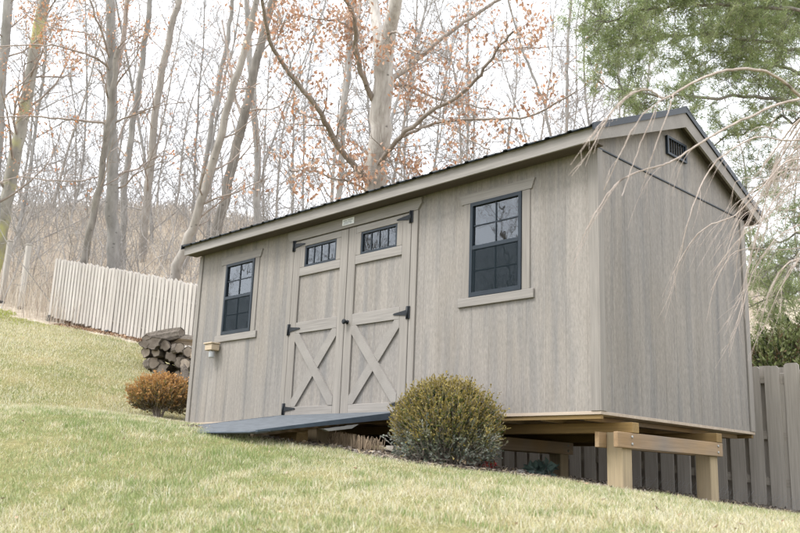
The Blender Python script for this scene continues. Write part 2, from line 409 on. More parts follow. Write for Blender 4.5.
# inner sheathing of the front wall, with openings, as rectangles of one mesh
def sheet_with_holes(name, x0, x1, z0, z1, holes, ya, yb, mat, parent):
    xs = sorted({x0, x1, *[h[0] for h in holes], *[h[1] for h in holes]}); zs = sorted({z0, z1, *[h[2] for h in holes], *[h[3] for h in holes]})
    bm = bmesh.new()
    for i in range(len(xs)-1):
        for j in range(len(zs)-1):
            cx, cz = (xs[i]+xs[i+1])/2, (zs[j]+zs[j+1])/2
            if any(h[0] < cx < h[1] and h[2] < cz < h[3] for h in holes): continue
            r = bmesh.ops.create_cube(bm, size=1)
            for v in r['verts']:
                v.co = Vector((xs[i] if v.co.x < 0 else xs[i+1], ya if v.co.y < 0 else yb, zs[j] if v.co.z < 0 else zs[j+1])) - WL[parent.name]
    me = bpy.data.meshes.new(name); bm.to_mesh(me); bm.free(); me.materials.append(mat)
    return link(bpy.data.objects.new(name, me), parent, WL[parent.name])
fw = sheet_with_holes('wall', 0.02, L-.02, .01, 2.2, OPEN, .0015, .03, MAT['siding'], shed)
def front_board(a, b, z0, z1):
    if b-a > .01 and z1-z0 > .01:
        box('siding_board', (a, 0, z0), (b, .016, z1), MAT['siding'], fw, .0010)
k = 0; x = .0
while x < L-.01:
    a, b = x+.0008, min(x+PITCH_X, L)-.0008
    cuts = sorted({a, b, *[e for h in OPEN for e in h[:2] if a < e < b]})
    for p, q in zip(cuts[:-1], cuts[1:]):
        m = (p+q)/2; z = .0; hs_ = sorted([h for h in OPEN if h[0] < m < h[1]], key=lambda h: h[2])
        for h in hs_:
            front_board(p, q, z, h[2]); z = h[3]
        front_board(p, q, z, 2.2)
    x += PITCH_X
# gable wall facing the camera side: lower boards, flashing, upper boards with cut tops
gw = prism('wall', [(0.02, .01), (D-.02, .01), (D-.02, 2.15), (D/2, 2.15+SL*(D/2-.02)), (.02, 2.15)], 0, L-.03, L-.0015, MAT['siding'], shed)
def roof_z(y): return EZ1-.05+SL*((D/2+OE)-abs(y-D/2))
y = 0.0
while y < D-.01:
    a, b = y+.0008, min(y+PITCH_X, D)-.0008
    box('siding_board', (L-.016, a, 0), (L, b, GZ-.008), MAT['gable'], gw, .0010)
    zs = [roof_z(a)-.02, roof_z(b)-.02]; pts = [(a, GZ+.008), (b, GZ+.008), (b, zs[1])]
    if a < D/2 < b: pts.append((D/2, roof_z(D/2)-.02))
    pts.append((a, zs[0])); prism('siding_board', pts, 0, L-.012, L+.0015, MAT['gable'], gw)
    y += PITCH_X
box('flashing', (L-.01, .0, GZ-.008), (L+.010, D, GZ+.006), MAT['frame'], gw, .002)
# the two walls away from the camera
bw = box('wall', (.02, D-.03, .01), (L-.03, D-.018, 2.2), MAT['inside_dark'], shed, .001)
lw = prism('wall', [(0.02, .01), (D-.03, .01), (D-.03, 2.15), (D/2, 2.15+SL*(D/2-.03)), (.02, 2.15)], 0, .018, .03, MAT['inside_dark'], shed)
x = 0.0
while x < L-.01:
    box('siding_board', (x+.003, D-.016, 0), (min(x+PITCH_X, L)-.003, D, 2.2), MAT['siding'], bw, .003); x += PITCH_X
y = 0.0
while y < D-.01:
    a, b = y+.003, min(y+PITCH_X, D)-.003; pts = [(a, 0), (b, 0), (b, roof_z(b)-.02)]
    if a < D/2 < b: pts.append((D/2, roof_z(D/2)-.02))
    pts.append((a, roof_z(a)-.02)); prism('siding_board', pts, 0, 0, .016, MAT['siding'], lw); y += PITCH_X
# corner boards
T_ = .018
for (lo, hi) in [((L-.075, -T_, .0), (L+.004, -.001, 2.13)), ((L+.001, -T_, 0), (L+T_, .062, 2.14)), ((L+.001, D-.07, 0), (L+T_, D+T_, 2.14)), ((-.004, -T_, 0), (.07, -.001, 2.13))]:
    box('corner_board', lo, hi, MAT['trim'], shed, .003)
# studs seen through the panes
for x in (.705, 1.30, 2.95, 4.712, 5.30): box('stud', (x-.019, .032, .0), (x+.019, .12, 2.1), MAT['inside'], shed, .002)
box('header_beam', (.05, .13, 2.08), (L-.05, .17, 2.19), MAT['inside'], shed, .002)
box('floor_sheet', (-.01, -.012, -.026), (L+.012, D+.012, -.001), MAT['pt_ply'], shed, .002)

# windows
def window(x0, x1, z0, z1, parent, name_label):
    f = sheet_with_holes('window', x0, x1, z0, z1, [(x0+.032, x1-.032, z0+.04, z1-.034)], -.022, .045, MAT['frame'], parent)
    f['label'] = name_label
    zm = 1.498; xm = (x0+x1)/2; xi0, xi1 = x0+.032, x1-.032
    box('meeting_rail', (xi0, -.022, zm-.020), (xi1, .03, zm+.020), MAT['frame'], f, .003)
    for (za, zb, yo) in ((zm+.020, z1-.034, .0), (z0+.04, zm-.020, -.003)):
        box('pane', (xi0, yo, za), (xi1, yo+.006, zb), MAT['glass'], f, .0005)
        box('muntin', (xm-.006, yo-.009, za), (xm+.006, yo-.001, zb), MAT['frame'], f, .002)
        box('muntin', (xi0, yo-.008, (za+zb)/2-.006), (xi1, yo-.002, (za+zb)/2+.006), MAT['frame'], f, .002)
    box('stile', (xi0, -.0155, z0+.04), (xi0+.018, -.0045, zm-.02), MAT['frame'], f, .002)
    box('stile', (xi1-.018, -.0155, z0+.04), (xi1, -.0045, zm-.02), MAT['frame'], f, .002)
    box('insect_screen', (xi0, -.0185, z0+.04), (xi1, -.0165, zm-.021), MAT['screen'], f, .0002)
    cw = .088
    box('casing', (x0-cw, -.012, z0-.002), (x0-.001, -.001, z1+.002), MAT['trim'], f, .003)
    box('casing', (x1+.001, -.012, z0-.002), (x1+cw, -.001, z1+.002), MAT['trim'], f, .003)
    prism('head_casing', [(x0-cw-.02, z1+.003), (x1+cw+.02, z1+.003), (x1+cw+.055, z1+.095), (x0-cw-.055, z1+.095)], 1, -.016, -.001, MAT['trim_x'], f)
    box('sill', (x0-cw-.045, -.022, z0-.085), (x1+cw+.045, -.001, z0-.003), MAT['trim_x'], f, .004)
window(*WIN[0], shed, 'dark sash window beside the shed\'s far corner')
window(*WIN[1], shed, 'dark sash window reflecting branches between doors and near corner')

# double doors
DM = (DOOR[0]+DOOR[1])/2
def door(x0, x1, hinge_left, lab):
    w0, w1 = ((2.211, 2.751) if hinge_left else (3.145, 3.685)); wz0, wz1 = 1.678, 1.914
    d = sheet_with_holes('door', x0, x1, .015, 1.992, [(w0, w1, wz0, wz1)], -.002, .03, MAT['siding'], shed); d['label'] = lab
    y0, y1 = -.022, -.0025; s = .118
    def bd(n, a, b, mat, dy=0): box(n, (a[0], y0-dy, a[1]), (b[0], y1, b[1]), mat, d, .003)
    # grooved panel boards behind the rails
    bd('stile', (x0+.002, .016), (x0+s, 1.99), MAT['trim']); bd('stile', (x1-s, .016), (x1-.002, 1.99), MAT['trim'])
    bd('rail', (x0+s+.001, wz1+.004), (x1-s-.001, 1.99), MAT['trim_x']); bd('rail', (x0+s+.001, 1.58), (x1-s-.001, wz0-.003), MAT['trim_x'])
    bd('rail', (x0+s+.001, .935), (x1-s-.001, 1.055), MAT['trim_x']); bd('rail', (x0+s+.001, .016), (x1-s-.001, .135), MAT['trim_x'])
    bd('stile', (x0+s+.001, wz0-.002), (w0-.001, wz1+.003), MAT['trim']) if w0-x0-s > .02 else None
    bd('stile', (w1+.001, wz0-.002), (x1-s-.001, wz1+.003), MAT['trim']) if x1-s-w1 > .02 else None
    # X brace: one long diagonal, two short ones meeting it
    a, b, zb, zt = x0+s, x1-s, .136, .934; wd = .105
    ang = math.atan2(zt-zb, b-a); nx_, nz_ = -math.sin(ang)*wd/2, math.cos(ang)*wd/2
    def clip_strip(P, Q, n):
        hx, hz = (wd/2)/math.sin(ang), (wd/2)/math.cos(ang)
        if n > 0: return [(a, zb), (a+hx, zb), (b, zt-hz), (b, zt), (b-hx, zt), (a, zb+hz)]
        return [(a, zt), (a, zt-hz), (b-hx, zb), (b, zb), (b, zb+hz), (a+hx, zt)]
    prism('brace', clip_strip(0, 0, -1), 1, y0-.004, y1, MAT['trim_n'], d)
    full = clip_strip(0, 0, 1); cx, cz = (a+b)/2, (zb+zt)/2
    def dist(p): return (p[0]-cx)*(zt-zb)/math.hypot(b-a, zt-zb) + (p[1]-cz)*(b-a)/math.hypot(b-a, zt-zb)
    for sgn in (-1, 1):                                       # clip the second diagonal against the first
        out = []
        for i in range(6):
            p, q = full[i], full[(i+1) % 6]; dp, dq = sgn*dist(p)-wd/2-.002, sgn*dist(q)-wd/2-.002
            if dp >= 0: out.append(p)
            if dp*dq < 0: tt = dp/(dp-dq); out.append((p[0]+(q[0]-p[0])*tt, p[1]+(q[1]-p[1])*tt))
        if len(out) > 2: prism('brace', out, 1, y0, y1, MAT['trim_n'], d)
    # glazed light
    f = sheet_with_holes('door_light', w0-.0, w1, wz0, wz1, [(w0+.022, w1-.022, wz0+.022, wz1-.022)], -.017, .02, MAT['frame'], d)
    for q in range(1, 4):
        xx = w0+.022+(w1-w0-.044)*q/4; box('muntin', (xx-.007, -.008, wz0+.022), (xx+.007, -.0005, wz1-.022), MAT['frame'], d, .002)
    box('pane', (w0+.022, 0.0, wz0+.022), (w1-.022, .005, wz1-.022), MAT['glass'], d, .0005)
    for z in (1.945, .986, .115):
        sg = 1 if hinge_left else -1; e = x0 if hinge_left else x1
        hb = box('hinge', (e-.026, -.031, z-.062), (e+.026, -.0225, z+.062), MAT['iron'], d, .002)
        prism('strap', [(e+sg*.026, z-.026), (e+sg*.19, z-.008), (e+sg*.205, z), (e+sg*.19, z+.008), (e+sg*.026, z+.026)], 1, -.030, -.0228, MAT['iron'], hb)
        lathe('knuckle', [(.010, -.06), (.010, .06)], MAT['iron'], hb, (e, -.034, z), 8)
    return d
door(DOOR[0]+.004, DM-.003, True, 'left leaf of the double doors, beside the small window')
dr = door(DM+.003, DOOR[1]-.004, False, 'right leaf of the double doors, with the black knob')
kn = lathe('handle', [(.022, 0), (.022, .008), (.009, .010), (.009, .035), (.026, .040), (.028, .052), (.018, .062)], MAT['iron'], dr, (DM+.05, -.022, .978), 12, (R_(90), 0, 0))
box('handle', (DM+.04, -.052, .968), (DM+.10, -.040, .988), MAT['iron'], dr, .003)
box('door_casing', (DOOR[0]-.082, -.020, .0), (DOOR[0]-.001, -.001, 2.003), MAT['trim'], shed, .003)
box('door_casing', (DOOR[1]+.001, -.020, .0), (DOOR[1]+.082, -.001, 2.003), MAT['trim'], shed, .003)
prism('door_header', [(DOOR[0]-.082, 2.005), (DOOR[1]+.082, 2.005), (DOOR[1]+.13, 2.07), (DOOR[1]+.13, 2.125), (DOOR[0]-.13, 2.125), (DOOR[0]-.13, 2.07)], 1, -.024, -.001, MAT['trim_x'], shed)
sg = box('name_plate', (2.84, -.030, 2.035), (3.03, -.0245, 2.105), MAT['sign'], shed, .002)
for i, (a, b, z) in enumerate([(2.86, 2.92, 2.083), (2.93, 3.01, 2.085), (2.87, 2.99, 2.066), (2.86, 2.95, 2.050), (2.96, 3.00, 2.052)]):
    box('print', (a, -.0312, z-.005), (b, -.0302, z+.004), MAT['print'], sg, .0003)

# roof
YR = D/2; XL, XR = -OG, L+OG
roof = prism('roof', [(-OE+.02, EZ1-.06), (YR, AZ1-.055), (D+OE-.02, EZ1-.06), (D+OE-.02, EZ1-.02), (YR, AZ1-.012), (-OE+.02, EZ1-.02)], 0, XL+.02, XR-.02, MAT['soffit_shade'], shed)
box('fascia_board', (XL, -OE, EZ0), (XR-.0, -OE+.02, EZ1-.006), MAT['trim_x'], roof, .003)
box('fascia_board', (XL, D+OE-.02, EZ0), (XR, D+OE, EZ1-.006), MAT['trim_x'], roof, .003)
box('soffit_board', (XL+.02, -OE+.021, EZ0+.006), (XR-.03, -.019, EZ0+.018), MAT['soffit_shade'], roof, .001)  # dark sheet closing the eave, its shade painted into the colour
box('soffit_board', (XL+.02, D+.019, EZ0+.006), (XR-.03, D+OE-.021, EZ0+.018), MAT['soffit_shade'], roof, .001)
HB = .165
for xa, xb in ((XR-.02, XR+.002), (XL-.002, XL+.02)):
    prism('rake_board', [(-OE-.002, EZ0+.0), (-OE-.002, EZ1-.006), (YR, AZ1-.006), (YR, AZ1-HB)], 0, xa, xb, MAT['trim_n'], roof)
    prism('rake_board', [(D+OE+.002, EZ0+.0), (YR, AZ1-HB), (YR, AZ1-.006), (D+OE+.002, EZ1-.006)], 0, xa, xb, MAT['trim_n'], roof)
ang = math.atan(SL); ca, sa = math.cos(ang), math.sin(ang)
def panel(x0, x1, front):
    """ribbed sheet: profile across x swept from eave to ridge"""
    prof = []; n = max(1, round((x1-x0)/.2286)); p = (x1-x0)/n
    for i in range(n):
        s = x0+i*p
        prof += [(s, .011), (s+.014, .011), (s+.030, 0), (s+.10, 0), (s+.105, .004), (s+.125, .004), (s+.13, 0), (s+p-.03, 0), (s+p-.014, .011)]
    prof.append((x1, .011)); ye = -OE-.035 if front else D+OE+.035
    ends = ((ye, EZ1-.035*SL), (YR, AZ1)); V = []
    for (yy, zz) in ends:
        for off in (.004, -.006):
            for (px, pz) in prof: V.append((px, yy+(-sa if front else sa)*(pz+off)*1, zz+ca*(pz+off)))
    m = len(prof); F = []
    for i in range(m-1):
        F += [(i, i+1, 2*m+i+1, 2*m+i), (m+i+1, m+i, 3*m+i, 3*m+i+1), (i+1, i, m+i, m+i+1), (2*m+i, 2*m+i+1, 3*m+i+1, 3*m+i)]
    V = np.array(V); cen = V.mean(0)
    me = bpy.data.meshes.new('roofing_panel'); me.from_pydata((V-cen).tolist(), [], F); me.materials.append(MAT['roof'])
    link(bpy.data.objects.new('roofing_panel', me), roof, cen)
xs = np.linspace(XL-.02, XR+.005, 8)
for i in range(7):
    for fr in (True, False): panel(xs[i]+.001, xs[i+1]-.001, fr)
for fr in (1, -1):
    pts = []
    y_e = (-OE-.037) if fr > 0 else (D+OE+.037)
    pts = [(y_e, EZ1-.05), (y_e, EZ1+.010), (YR, AZ1+.034), (YR, AZ1-.024)]
    prism('rake_trim', pts, 0, XR+.0025, XR+.016, MAT['roof'], roof); prism('rake_trim', pts, 0, XL-.040, XL-.0225, MAT['roof'], roof)
prism('ridge_cap', [(YR-.16, AZ1-.16*SL+.024), (YR, AZ1+.026), (YR+.16, AZ1-.16*SL+.024), (YR+.16, AZ1-.16*SL+.030), (YR, AZ1+.046), (YR-.16, AZ1-.16*SL+.030)], 0, XL-.03, XR+.018, MAT['roof'], roof)
# gable vent
vt = sheet_with_holes('gable_vent', 0, .36, 0, .18, [(.024, .336, .02, .16)], 0, .03, MAT['frame'], shed)
vme = vt.data
for v in vme.vertices:
    c = v.co + WL[shed.name]; v.co = Vector((L+.006+(.022-c.y*.8), 1.135+c.x, 2.425+c.z)) - WL[shed.name]
bm = bmesh.new(); bm.from_mesh(vme); bmesh.ops.recalc_face_normals(bm, faces=bm.faces); bm.to_mesh(vme); bm.free()
for q in range(7):
    yy = 1.135+.024+.312*(q+.5)/7; box('slat', (L+.008, yy-.017, 2.446), (L+.014, yy+.017, 2.584), MAT['frame'], vt, .001, (0, 0, R_(35)))
# substructure
fs = shed
x = .1
while x < L: box('joist', (x-.019, .04, -.066), (x+.019, D-.04, -.027), MAT['pt_y'], fs, .003); x += .41
box('rim_joist', (.0, .002, -.060), (L, .038, -.027), MAT['pt_x'], fs, .003)
box('rim_joist', (.0, D-.038, -.060), (L, D-.002, -.027), MAT['pt_x'], fs, .003)
for ya in (.285, 1.69, 2.45): box('skid', (-.1, ya, -.148), (L+(.10 if ya < 2 else -.3), ya+.1, -.067 if ya < 2 else -.068), MAT['pt_x'], fs, .004)
def post_set(xc, outer=True):
    for yc in (.27, 1.70):
        zg = g1(xc, yc)
        box('post', (xc-.07, yc-.07, zg-.25), (xc+.07, yc+.07, -.149), MAT['pt_post'], fs, .005)
    box('beam', (xc+.071, .075, -.268), (xc+.109, 1.80, -.150), MAT['pt_y'], fs, .004)
    box('beam', (xc-.109, .095, -.268), (xc-.071, 1.86, -.150), MAT['pt_y'], fs, .004)
    for yc in (.27, 1.70):
        for dz in (-.18, -.235): lathe('bolt', [(.012, 0), (.012, .006), (.006, .010)], MAT['zinc'], fs, (xc+.108, yc+.01, dz), 7, (0, R_(90), 0))
post_set(5.99); post_set(4.40)
for xc in (2.3, .6):
    for yc in (.27, 1.70, 2.3):
        zg = g1(xc, yc)
        if -.149-zg > -.05: box('post', (xc-.07, yc-.07, min(zg-.25, -.3)), (xc+.07, yc+.07, -.149), MAT['pt_post'], fs, .005)

# ramp in front of the doors
RX0, RX1 = 2.02, 3.90; RY0, RZ0 = -.035, .046; RY1, RZ1 = -1.70, -.232
rs = (RZ1-RZ0)/(RY1-RY0); ra = math.atan(rs)
ramp_o = empty('access_ramp', ((RX0+RX1)/2, -.9, -.15), 'blue-grey ridged access ramp running from the double doors to the grass', 'ramp')
nb = 12; ln = math.hypot(RY1-RY0, RZ1-RZ0)
for i in range(nb):
    tt = (i+.5)/nb; cy, cz = RY0+(RY1-RY0)*tt, RZ0+(RZ1-RZ0)*tt-.016
    ob = box('deck_board', (RX0, cy-ln/nb/2+.008, cz-.014), (RX1, cy+ln/nb/2-.008, cz+.014), MAT['ramp'], ramp_o, .005, (ra, 0, 0))
    # raised grip ribs of the board, joined as one piece
    Vr = []; Fr = []
    for k in range(5):
        o = len(Vr); yc = (k-2)*(ln/nb-.02)/5
        for sx in (-1, 1):
            Vr += [(sx*(RX1-RX0-.03)/2, yc-.007, .0142), (sx*(RX1-RX0-.03)/2, yc, .0195), (sx*(RX1-RX0-.03)/2, yc+.007, .0142)]
        Fr += [(o, o+1, o+4, o+3), (o+1, o+2, o+5, o+4), (o, o+3, o+5, o+2)]
    if i == 0:
        rm = bpy.data.meshes.new('grip_ribs'); rm.from_pydata(Vr, [], Fr); rm.materials.append(MAT['ramp'])
    rb = bpy.data.objects.new('grip_ribs', rm); COL.objects.link(rb); rb.parent = ob; WL[rb.name] = WL[ob.name]
def sloped(name, x0, x1, ya, yb, top, th, mat, th2=None):
    th2 = th if th2 is None else th2
    f = lambda yy: RZ0+(yy-RY0)*rs+top
    return prism(name, [(ya, f(ya)), (yb, f(yb)), (yb, f(yb)-th2), (ya, f(ya)-th)], 0, x0, x1, mat, ramp_o)
sloped('side_rail', RX1+.001, RX1+.03, RY0, RY1, .004, .066, MAT['ramp_edge'], .016)
sloped('side_rail', RX0-.03, RX0-.001, RY0, RY1, .004, .066, MAT['ramp_edge'], .016)
for xx in (2.2, 2.65, 3.05, 3.4): sloped('stringer', xx, xx+.04, -.06, -1.40, -.034, .05, MAT['pt_y'])
sloped('lip', RX0, RX1, RY1+.0, RY1-.05, -.006, .005, MAT['ramp_edge'])
f = lambda yy: RZ0+(yy-RY0)*rs
prism('bracket', [(-.62, f(-.62)-.060), (-1.02, f(-1.02)-.060), (-.96, f(-.96)-.085), (-.70, f(-.70)-.090)], 0, RX1-.03, RX1+.024, MAT['zinc'], ramp_o)
zg = g1(3.34, -.6)
box('support_post', (3.27, -.67, zg-.2), (3.42, -.53, f(-.6)-.086), MAT['pt_post'], ramp_o, .005)
box('support_block', (3.05, -1.05, g1(3.1, -1.0)-.05), (3.6, -.92, f(-1.0)-.09), MAT['pt_x'], ramp_o, .005)

# carpenter bee trap hung on the wall
tp = empty('bee_trap', (.56, -.06, .88), 'small pale wooden bee trap with a clear jar hung below the far window', 'bee trap')
box('block', (.49, -.135, .855), (.64, -.020, .93), MAT['trapwood'], tp, .005); box('cap', (.475, -.150, .931), (.655, -.020, .948), MAT['trapwood'], tp, .003)
lathe('jar', [(.03, 0), (.034, -.012), (.034, -.075), (.028, -.088)][::-1], MAT['jar'], tp, (.565, -.078, .854), 14)

# ------------------------------------------------------------------ board fence behind the shed (shadowbox)
bf = empty('board_fence', (3, FENCE_Y, g1(3, FENCE_Y)), 'grey-brown board fence with staggered boards running behind the shed', 'fence')
def fz(x): return float(np.interp(x, [-2, 2.35, 6.0, 9, 14], [.02, -.40, -.74, -1.02, -1.5]))
FS = .212; i = 0; x = -1.2
def dogear(w, h): return [(-w/2, 0), (w/2, 0), (w/2, h-.025), (w/2-.025, h), (-w/2+.025, h), (-w/2, h-.025)]
pm = {}
def fence_board(nm, xc, y0, y1, z0, h, w, mat, parent, ang=0):
    key = (round(w, 3), round(h, 2), round(y1-y0, 3), mat.name)
    if key not in pm:
        o = prism(nm, dogear(w, h), 1, -(y1-y0)/2, (y1-y0)/2, mat); pm[key] = (o.data, np.array(o.location)); WL.pop(o.name, None); bpy.data.objects.remove(o)
    me, cen = pm[key]
    o = link(bpy.data.objects.new(nm, me), parent, np.array([xc, (y0+y1)/2, z0])+cen)
    o.rotation_euler = (0, 0, 0); return o
while x < 11.5:
    h = [1.545, 1.565, 1.535][i % 3]; jz = rng.uniform(-.015, .015)
    o = fence_board('board', x, FENCE_Y-.045, FENCE_Y-.026, fz(x)-.05+jz, h, .158, MAT['fence'], bf); o.rotation_euler[1] = rng.uniform(-.008, .008); o.rotation_euler[2] = rng.uniform(-.03, .03)
    o = fence_board('board', x+FS/2, FENCE_Y+.026, FENCE_Y+.045, fz(x+FS/2)-.05-jz, 1.535, .158, MAT['fence'], bf); o.rotation_euler[1] = rng.uniform(-.008, .008)
    x += FS; i += 1
x = -1.3
while x < 11.2:
    for hz in (.22, .70, 1.30):
        za, zb = fz(x)+hz, fz(x+2.4)+hz
        prism('rail', [(x, za), (x+2.399, zb), (x+2.399, zb+.085), (x, za+.085)], 1, FENCE_Y-.0255, FENCE_Y+.0255, MAT['fence_rail'], bf)
    box('post', (x-.05, FENCE_Y-.022, fz(x)-.3), (x+.05, FENCE_Y+.075, fz(x)+1.42), MAT['fence'], bf, .006); x += 2.4

# ------------------------------------------------------------------ picket fence up the slope
pf = empty('picket_fence', (*PF0, g1(*PF0)), 'pale picket fence stepping down the grassy slope beyond the shed', 'fence')
dv = PF1-PF0; pl = np.linalg.norm(dv); dn = dv/pl; nv = np.array([-dn[1], dn[0]]); pa = math.atan2(dn[1], dn[0])
def pfz(s):                       # ground line under the fence
    return float(np.interp(s, [0, pl, pl*1.6], [dep(50, 321, 20)[2], dep(190, 358, 17)[2], dep(190, 358, 17)[2]-.5]))
NPK = 54; sp_ = .121
pk = prism('picket', [(-.044, 0), (.044, 0), (.044, 1.33), (0, 1.375), (-.044, 1.33)], 1, -.01, .01, MAT['picket']); pkm = pk.data; pkc = np.array(pk.location); bpy.data.objects.remove(pk)
for i in range(NPK):
    s = i*sp_; p = PF0+dn*s-nv*.03; zz = pfz(s)+.11+rng.uniform(-.022, .022)
    o = link(bpy.data.objects.new('picket', pkm), pf, (p[0], p[1], zz+pkc[2])); o.rotation_euler = (0, rng.uniform(-.016, .016), pa+rng.uniform(-.05, .05))
    if i < NPK:
        p = PF0+dn*(s+sp_/2)+nv*.06
        o = link(bpy.data.objects.new('picket', pkm), pf, (p[0], p[1], zz-.02+pkc[2])); o.rotation_euler = (0, 0, pa)
for q in range(3):
    s0, s1 = q*2.2, min((q+1)*2.2, NPK*sp_)
    a, b = PF0+dn*s0+nv*.015, PF0+dn*s1+nv*.015
    for hz in (.35, 1.05):
        tb = Tubes(); tb.add([(*a, pfz(s0)+hz), (*b, pfz(s1)+hz)], [.045, .045], 4); tb.obj('rail', MAT['picket'], pf, smooth=False)
    po = box('post', (a[0]-.045, a[1]-.045, pfz(s0)-.2), (a[0]+.045, a[1]+.045, pfz(s0)+1.30), MAT['picket'], pf, .006, (0, 0, pa))
    box('footing', (a[0]-.07, a[1]-.09, pfz(s0)-.15), (a[0]+.07, a[1]+.05, pfz(s0)+.13), MAT['darkpost'], pf, .02, (0, 0, pa))
# two lone pale posts further up the slope
for (u, v, Z, lab) in [(20.5, 306, 21, 'pale upright post on the slope nearest the picket fence\'s left end'), (1.5, 301, 21.4, 'pale upright post on the slope at the left picture edge')]:
    p = dep(u, v, Z); e = empty('marker_post', (p[0], p[1], g1(p[0], p[1])), lab, 'post', 'pale posts beyond the picket fence')
    z0 = g1(p[0], p[1])
    box('shaft', (p[0]-.06, p[1]-.06, z0-.2), (p[0]+.06, p[1]+.06, p[2]+1.5), MAT['picket'], e, .012)
    box('cap', (p[0]-.068, p[1]-.068, p[2]+1.501), (p[0]+.068, p[1]+.068, p[2]+1.53), MAT['picket'], e, .008)
    box('collar', (p[0]-.07, p[1]-.07, z0-.05), (p[0]+.07, p[1]+.07, z0+.05), MAT['darkpost'], e, .01)

# ------------------------------------------------------------------ log pile
def log_mesh(r, ln, seed, split=False):
    rg = np.random.default_rng(seed); n = 14; V = []; F = []; mi = []
    prof = 1+.15*rg.standard_normal(n); th = np.arange(n)*2*math.pi/n
    if split: prof = prof*np.where((th > math.pi), .35, 1)
    for s, sc in ((-.488, .82), (-.5, .92), (-.1, 1.03), (.2, 1), (.5, .93), (.488, .82)):
        for k in range(n): V.append((r*sc*prof[k]*math.cos(th[k]), s*ln, r*sc*prof[k]*math.sin(th[k])))
    for i in range(5):
        for k in range(n): F.append((i*n+k, i*n+(k+1) % n, (i+1)*n+(k+1) % n, (i+1)*n+k)); mi.append(0 if not split or k < n//2 else 1)
    F.append(tuple(range(n))[::-1]); F.append(tuple(5*n+k for k in range(n))); mi += [1, 1]
    me = bpy.data.meshes.new('log'); me.from_pydata(V, [], F); me.materials.append(MAT['log_bark']); me.materials.append(MAT['split'] if split else MAT['log_end'])
    me.polygons.foreach_set('material_index', mi)
    for p in me.polygons: p.use_smooth = False
    bm = bmesh.new(); bm.from_mesh(me); bmesh.ops.recalc_face_normals(bm, faces=bm.faces); bm.to_mesh(me); bm.free()
    return me
LM = [log_mesh(.135, .55, s) for s in range(4)]; LS = log_mesh(.13, .62, 9, True); LT = log_mesh(.11, .75, 12)
vdir = math.atan2(FW[1], FW[0])                        # logs lie end-on to the lawn
def put_log(me, u, v, Z, rz, sc, lab, ry=0, rx=0):
    o = bpy.data.objects.new('log', me); p = dep(u, v, Z); link(o, None, p); o.rotation_euler = (rx, ry, rz); o.scale = (sc, 1, sc)
    return tag(o, lab, 'log', 'logs in the woodpile')
base = vdir-math.pi/2
lg = [(152, 364), (160, 367), (169, 371), (178, 375), (187, 379), (156, 354), (164, 355.5), (172, 358), (181, 363), (190, 366), (152, 344), (159, 345), (167, 347.5), (176, 350), (186, 353.5)]
for i, (u, v) in enumerate(lg):
    put_log(LM[i % 4], u+rng.uniform(-1.6, 1.6), v+rng.uniform(-1.4, 1.4), 15.4 - (u-150)*.01 + rng.uniform(-.15, .1), base+rng.uniform(-.5, .5), rng.uniform(.55, .98),
            'round grey-brown log stacked end-on in the woodpile by the picket fence', rng.uniform(0, 6))
put_log(LT, 164, 337, 15.3, base+1.15, .95, 'tan log lying lengthwise on top of the woodpile', 0, -.12)
put_log(LS, 181, 342, 15.2, base+1.2, .9, 'dark split log lying across the woodpile beside the shed corner', .4, .1)
put_log(LS, 188, 354, 15.0, base+1.0, .8, 'reddish split log wedged in the woodpile below the dark one', 2.0, .1)
put_log(LT, 184, 368, 14.8, base+.5, .55, 'slim pale stick leaning against the front of the woodpile', 0, .9)

# ------------------------------------------------------------------ vegetation helpers
def leaf_quads(P, size, rg, aspect=.6, droop=None, nrm=None):
    """P (n,3) -> diamond leaves folded along the middle, random facing"""
    n = len(P); a = rg.standard_normal((n, 3))
    if droop is not None: a = a*(1-droop)+np.array([0, 0, -1.0])*droop*1.6
    if nrm is not None: a = a*.55+nrm
    a /= np.linalg.norm(a, axis=1)[:, None]
    b = rg.standard_normal((n, 3)); b -= (a*b).sum(1)[:, None]*a; b /= np.linalg.norm(b, axis=1)[:, None]; c = np.cross(a, b)
    s = (np.asarray(size)*rg.uniform(.7, 1.3, n))[:, None]
    V = np.stack([P, P+a*s*.5+b*s*aspect*.5+c*s*.12, P+a*s, P+a*s*.5-b*s*aspect*.5+c*s*.12], 1).reshape(-1, 3)
    F = np.arange(n*4).reshape(n, 4)
    F = np.concatenate([F[:, [0, 1, 2]], F[:, [0, 2, 3]]])
    return V, F
def wander(p, d, length, n, rg, jit=.25, up=.05):
    P = [np.array(p, float)]; d = np.array(d, float); d /= np.linalg.norm(d)
    for i in range(n):
        d = d + rg.standard_normal(3)*jit/math.sqrt(n)*1.2; d[2] += up; d /= np.linalg.norm(d); P.append(P[-1]+d*length/n)
    return np.array(P)
def pick(P, t):
    i = min(int(t*(len(P)-1)), len(P)-2); f = t*(len(P)-1)-i
    return P[i]*(1-f)+P[i+1]*f, P[i+1]-P[i]
def side_dir(d, ang, rg):
    d = d/np.linalg.norm(d); r = rg.standard_normal(3); r -= d*(r@d); r /= np.linalg.norm(r)
    return d*math.cos(ang)+r*math.sin(ang)
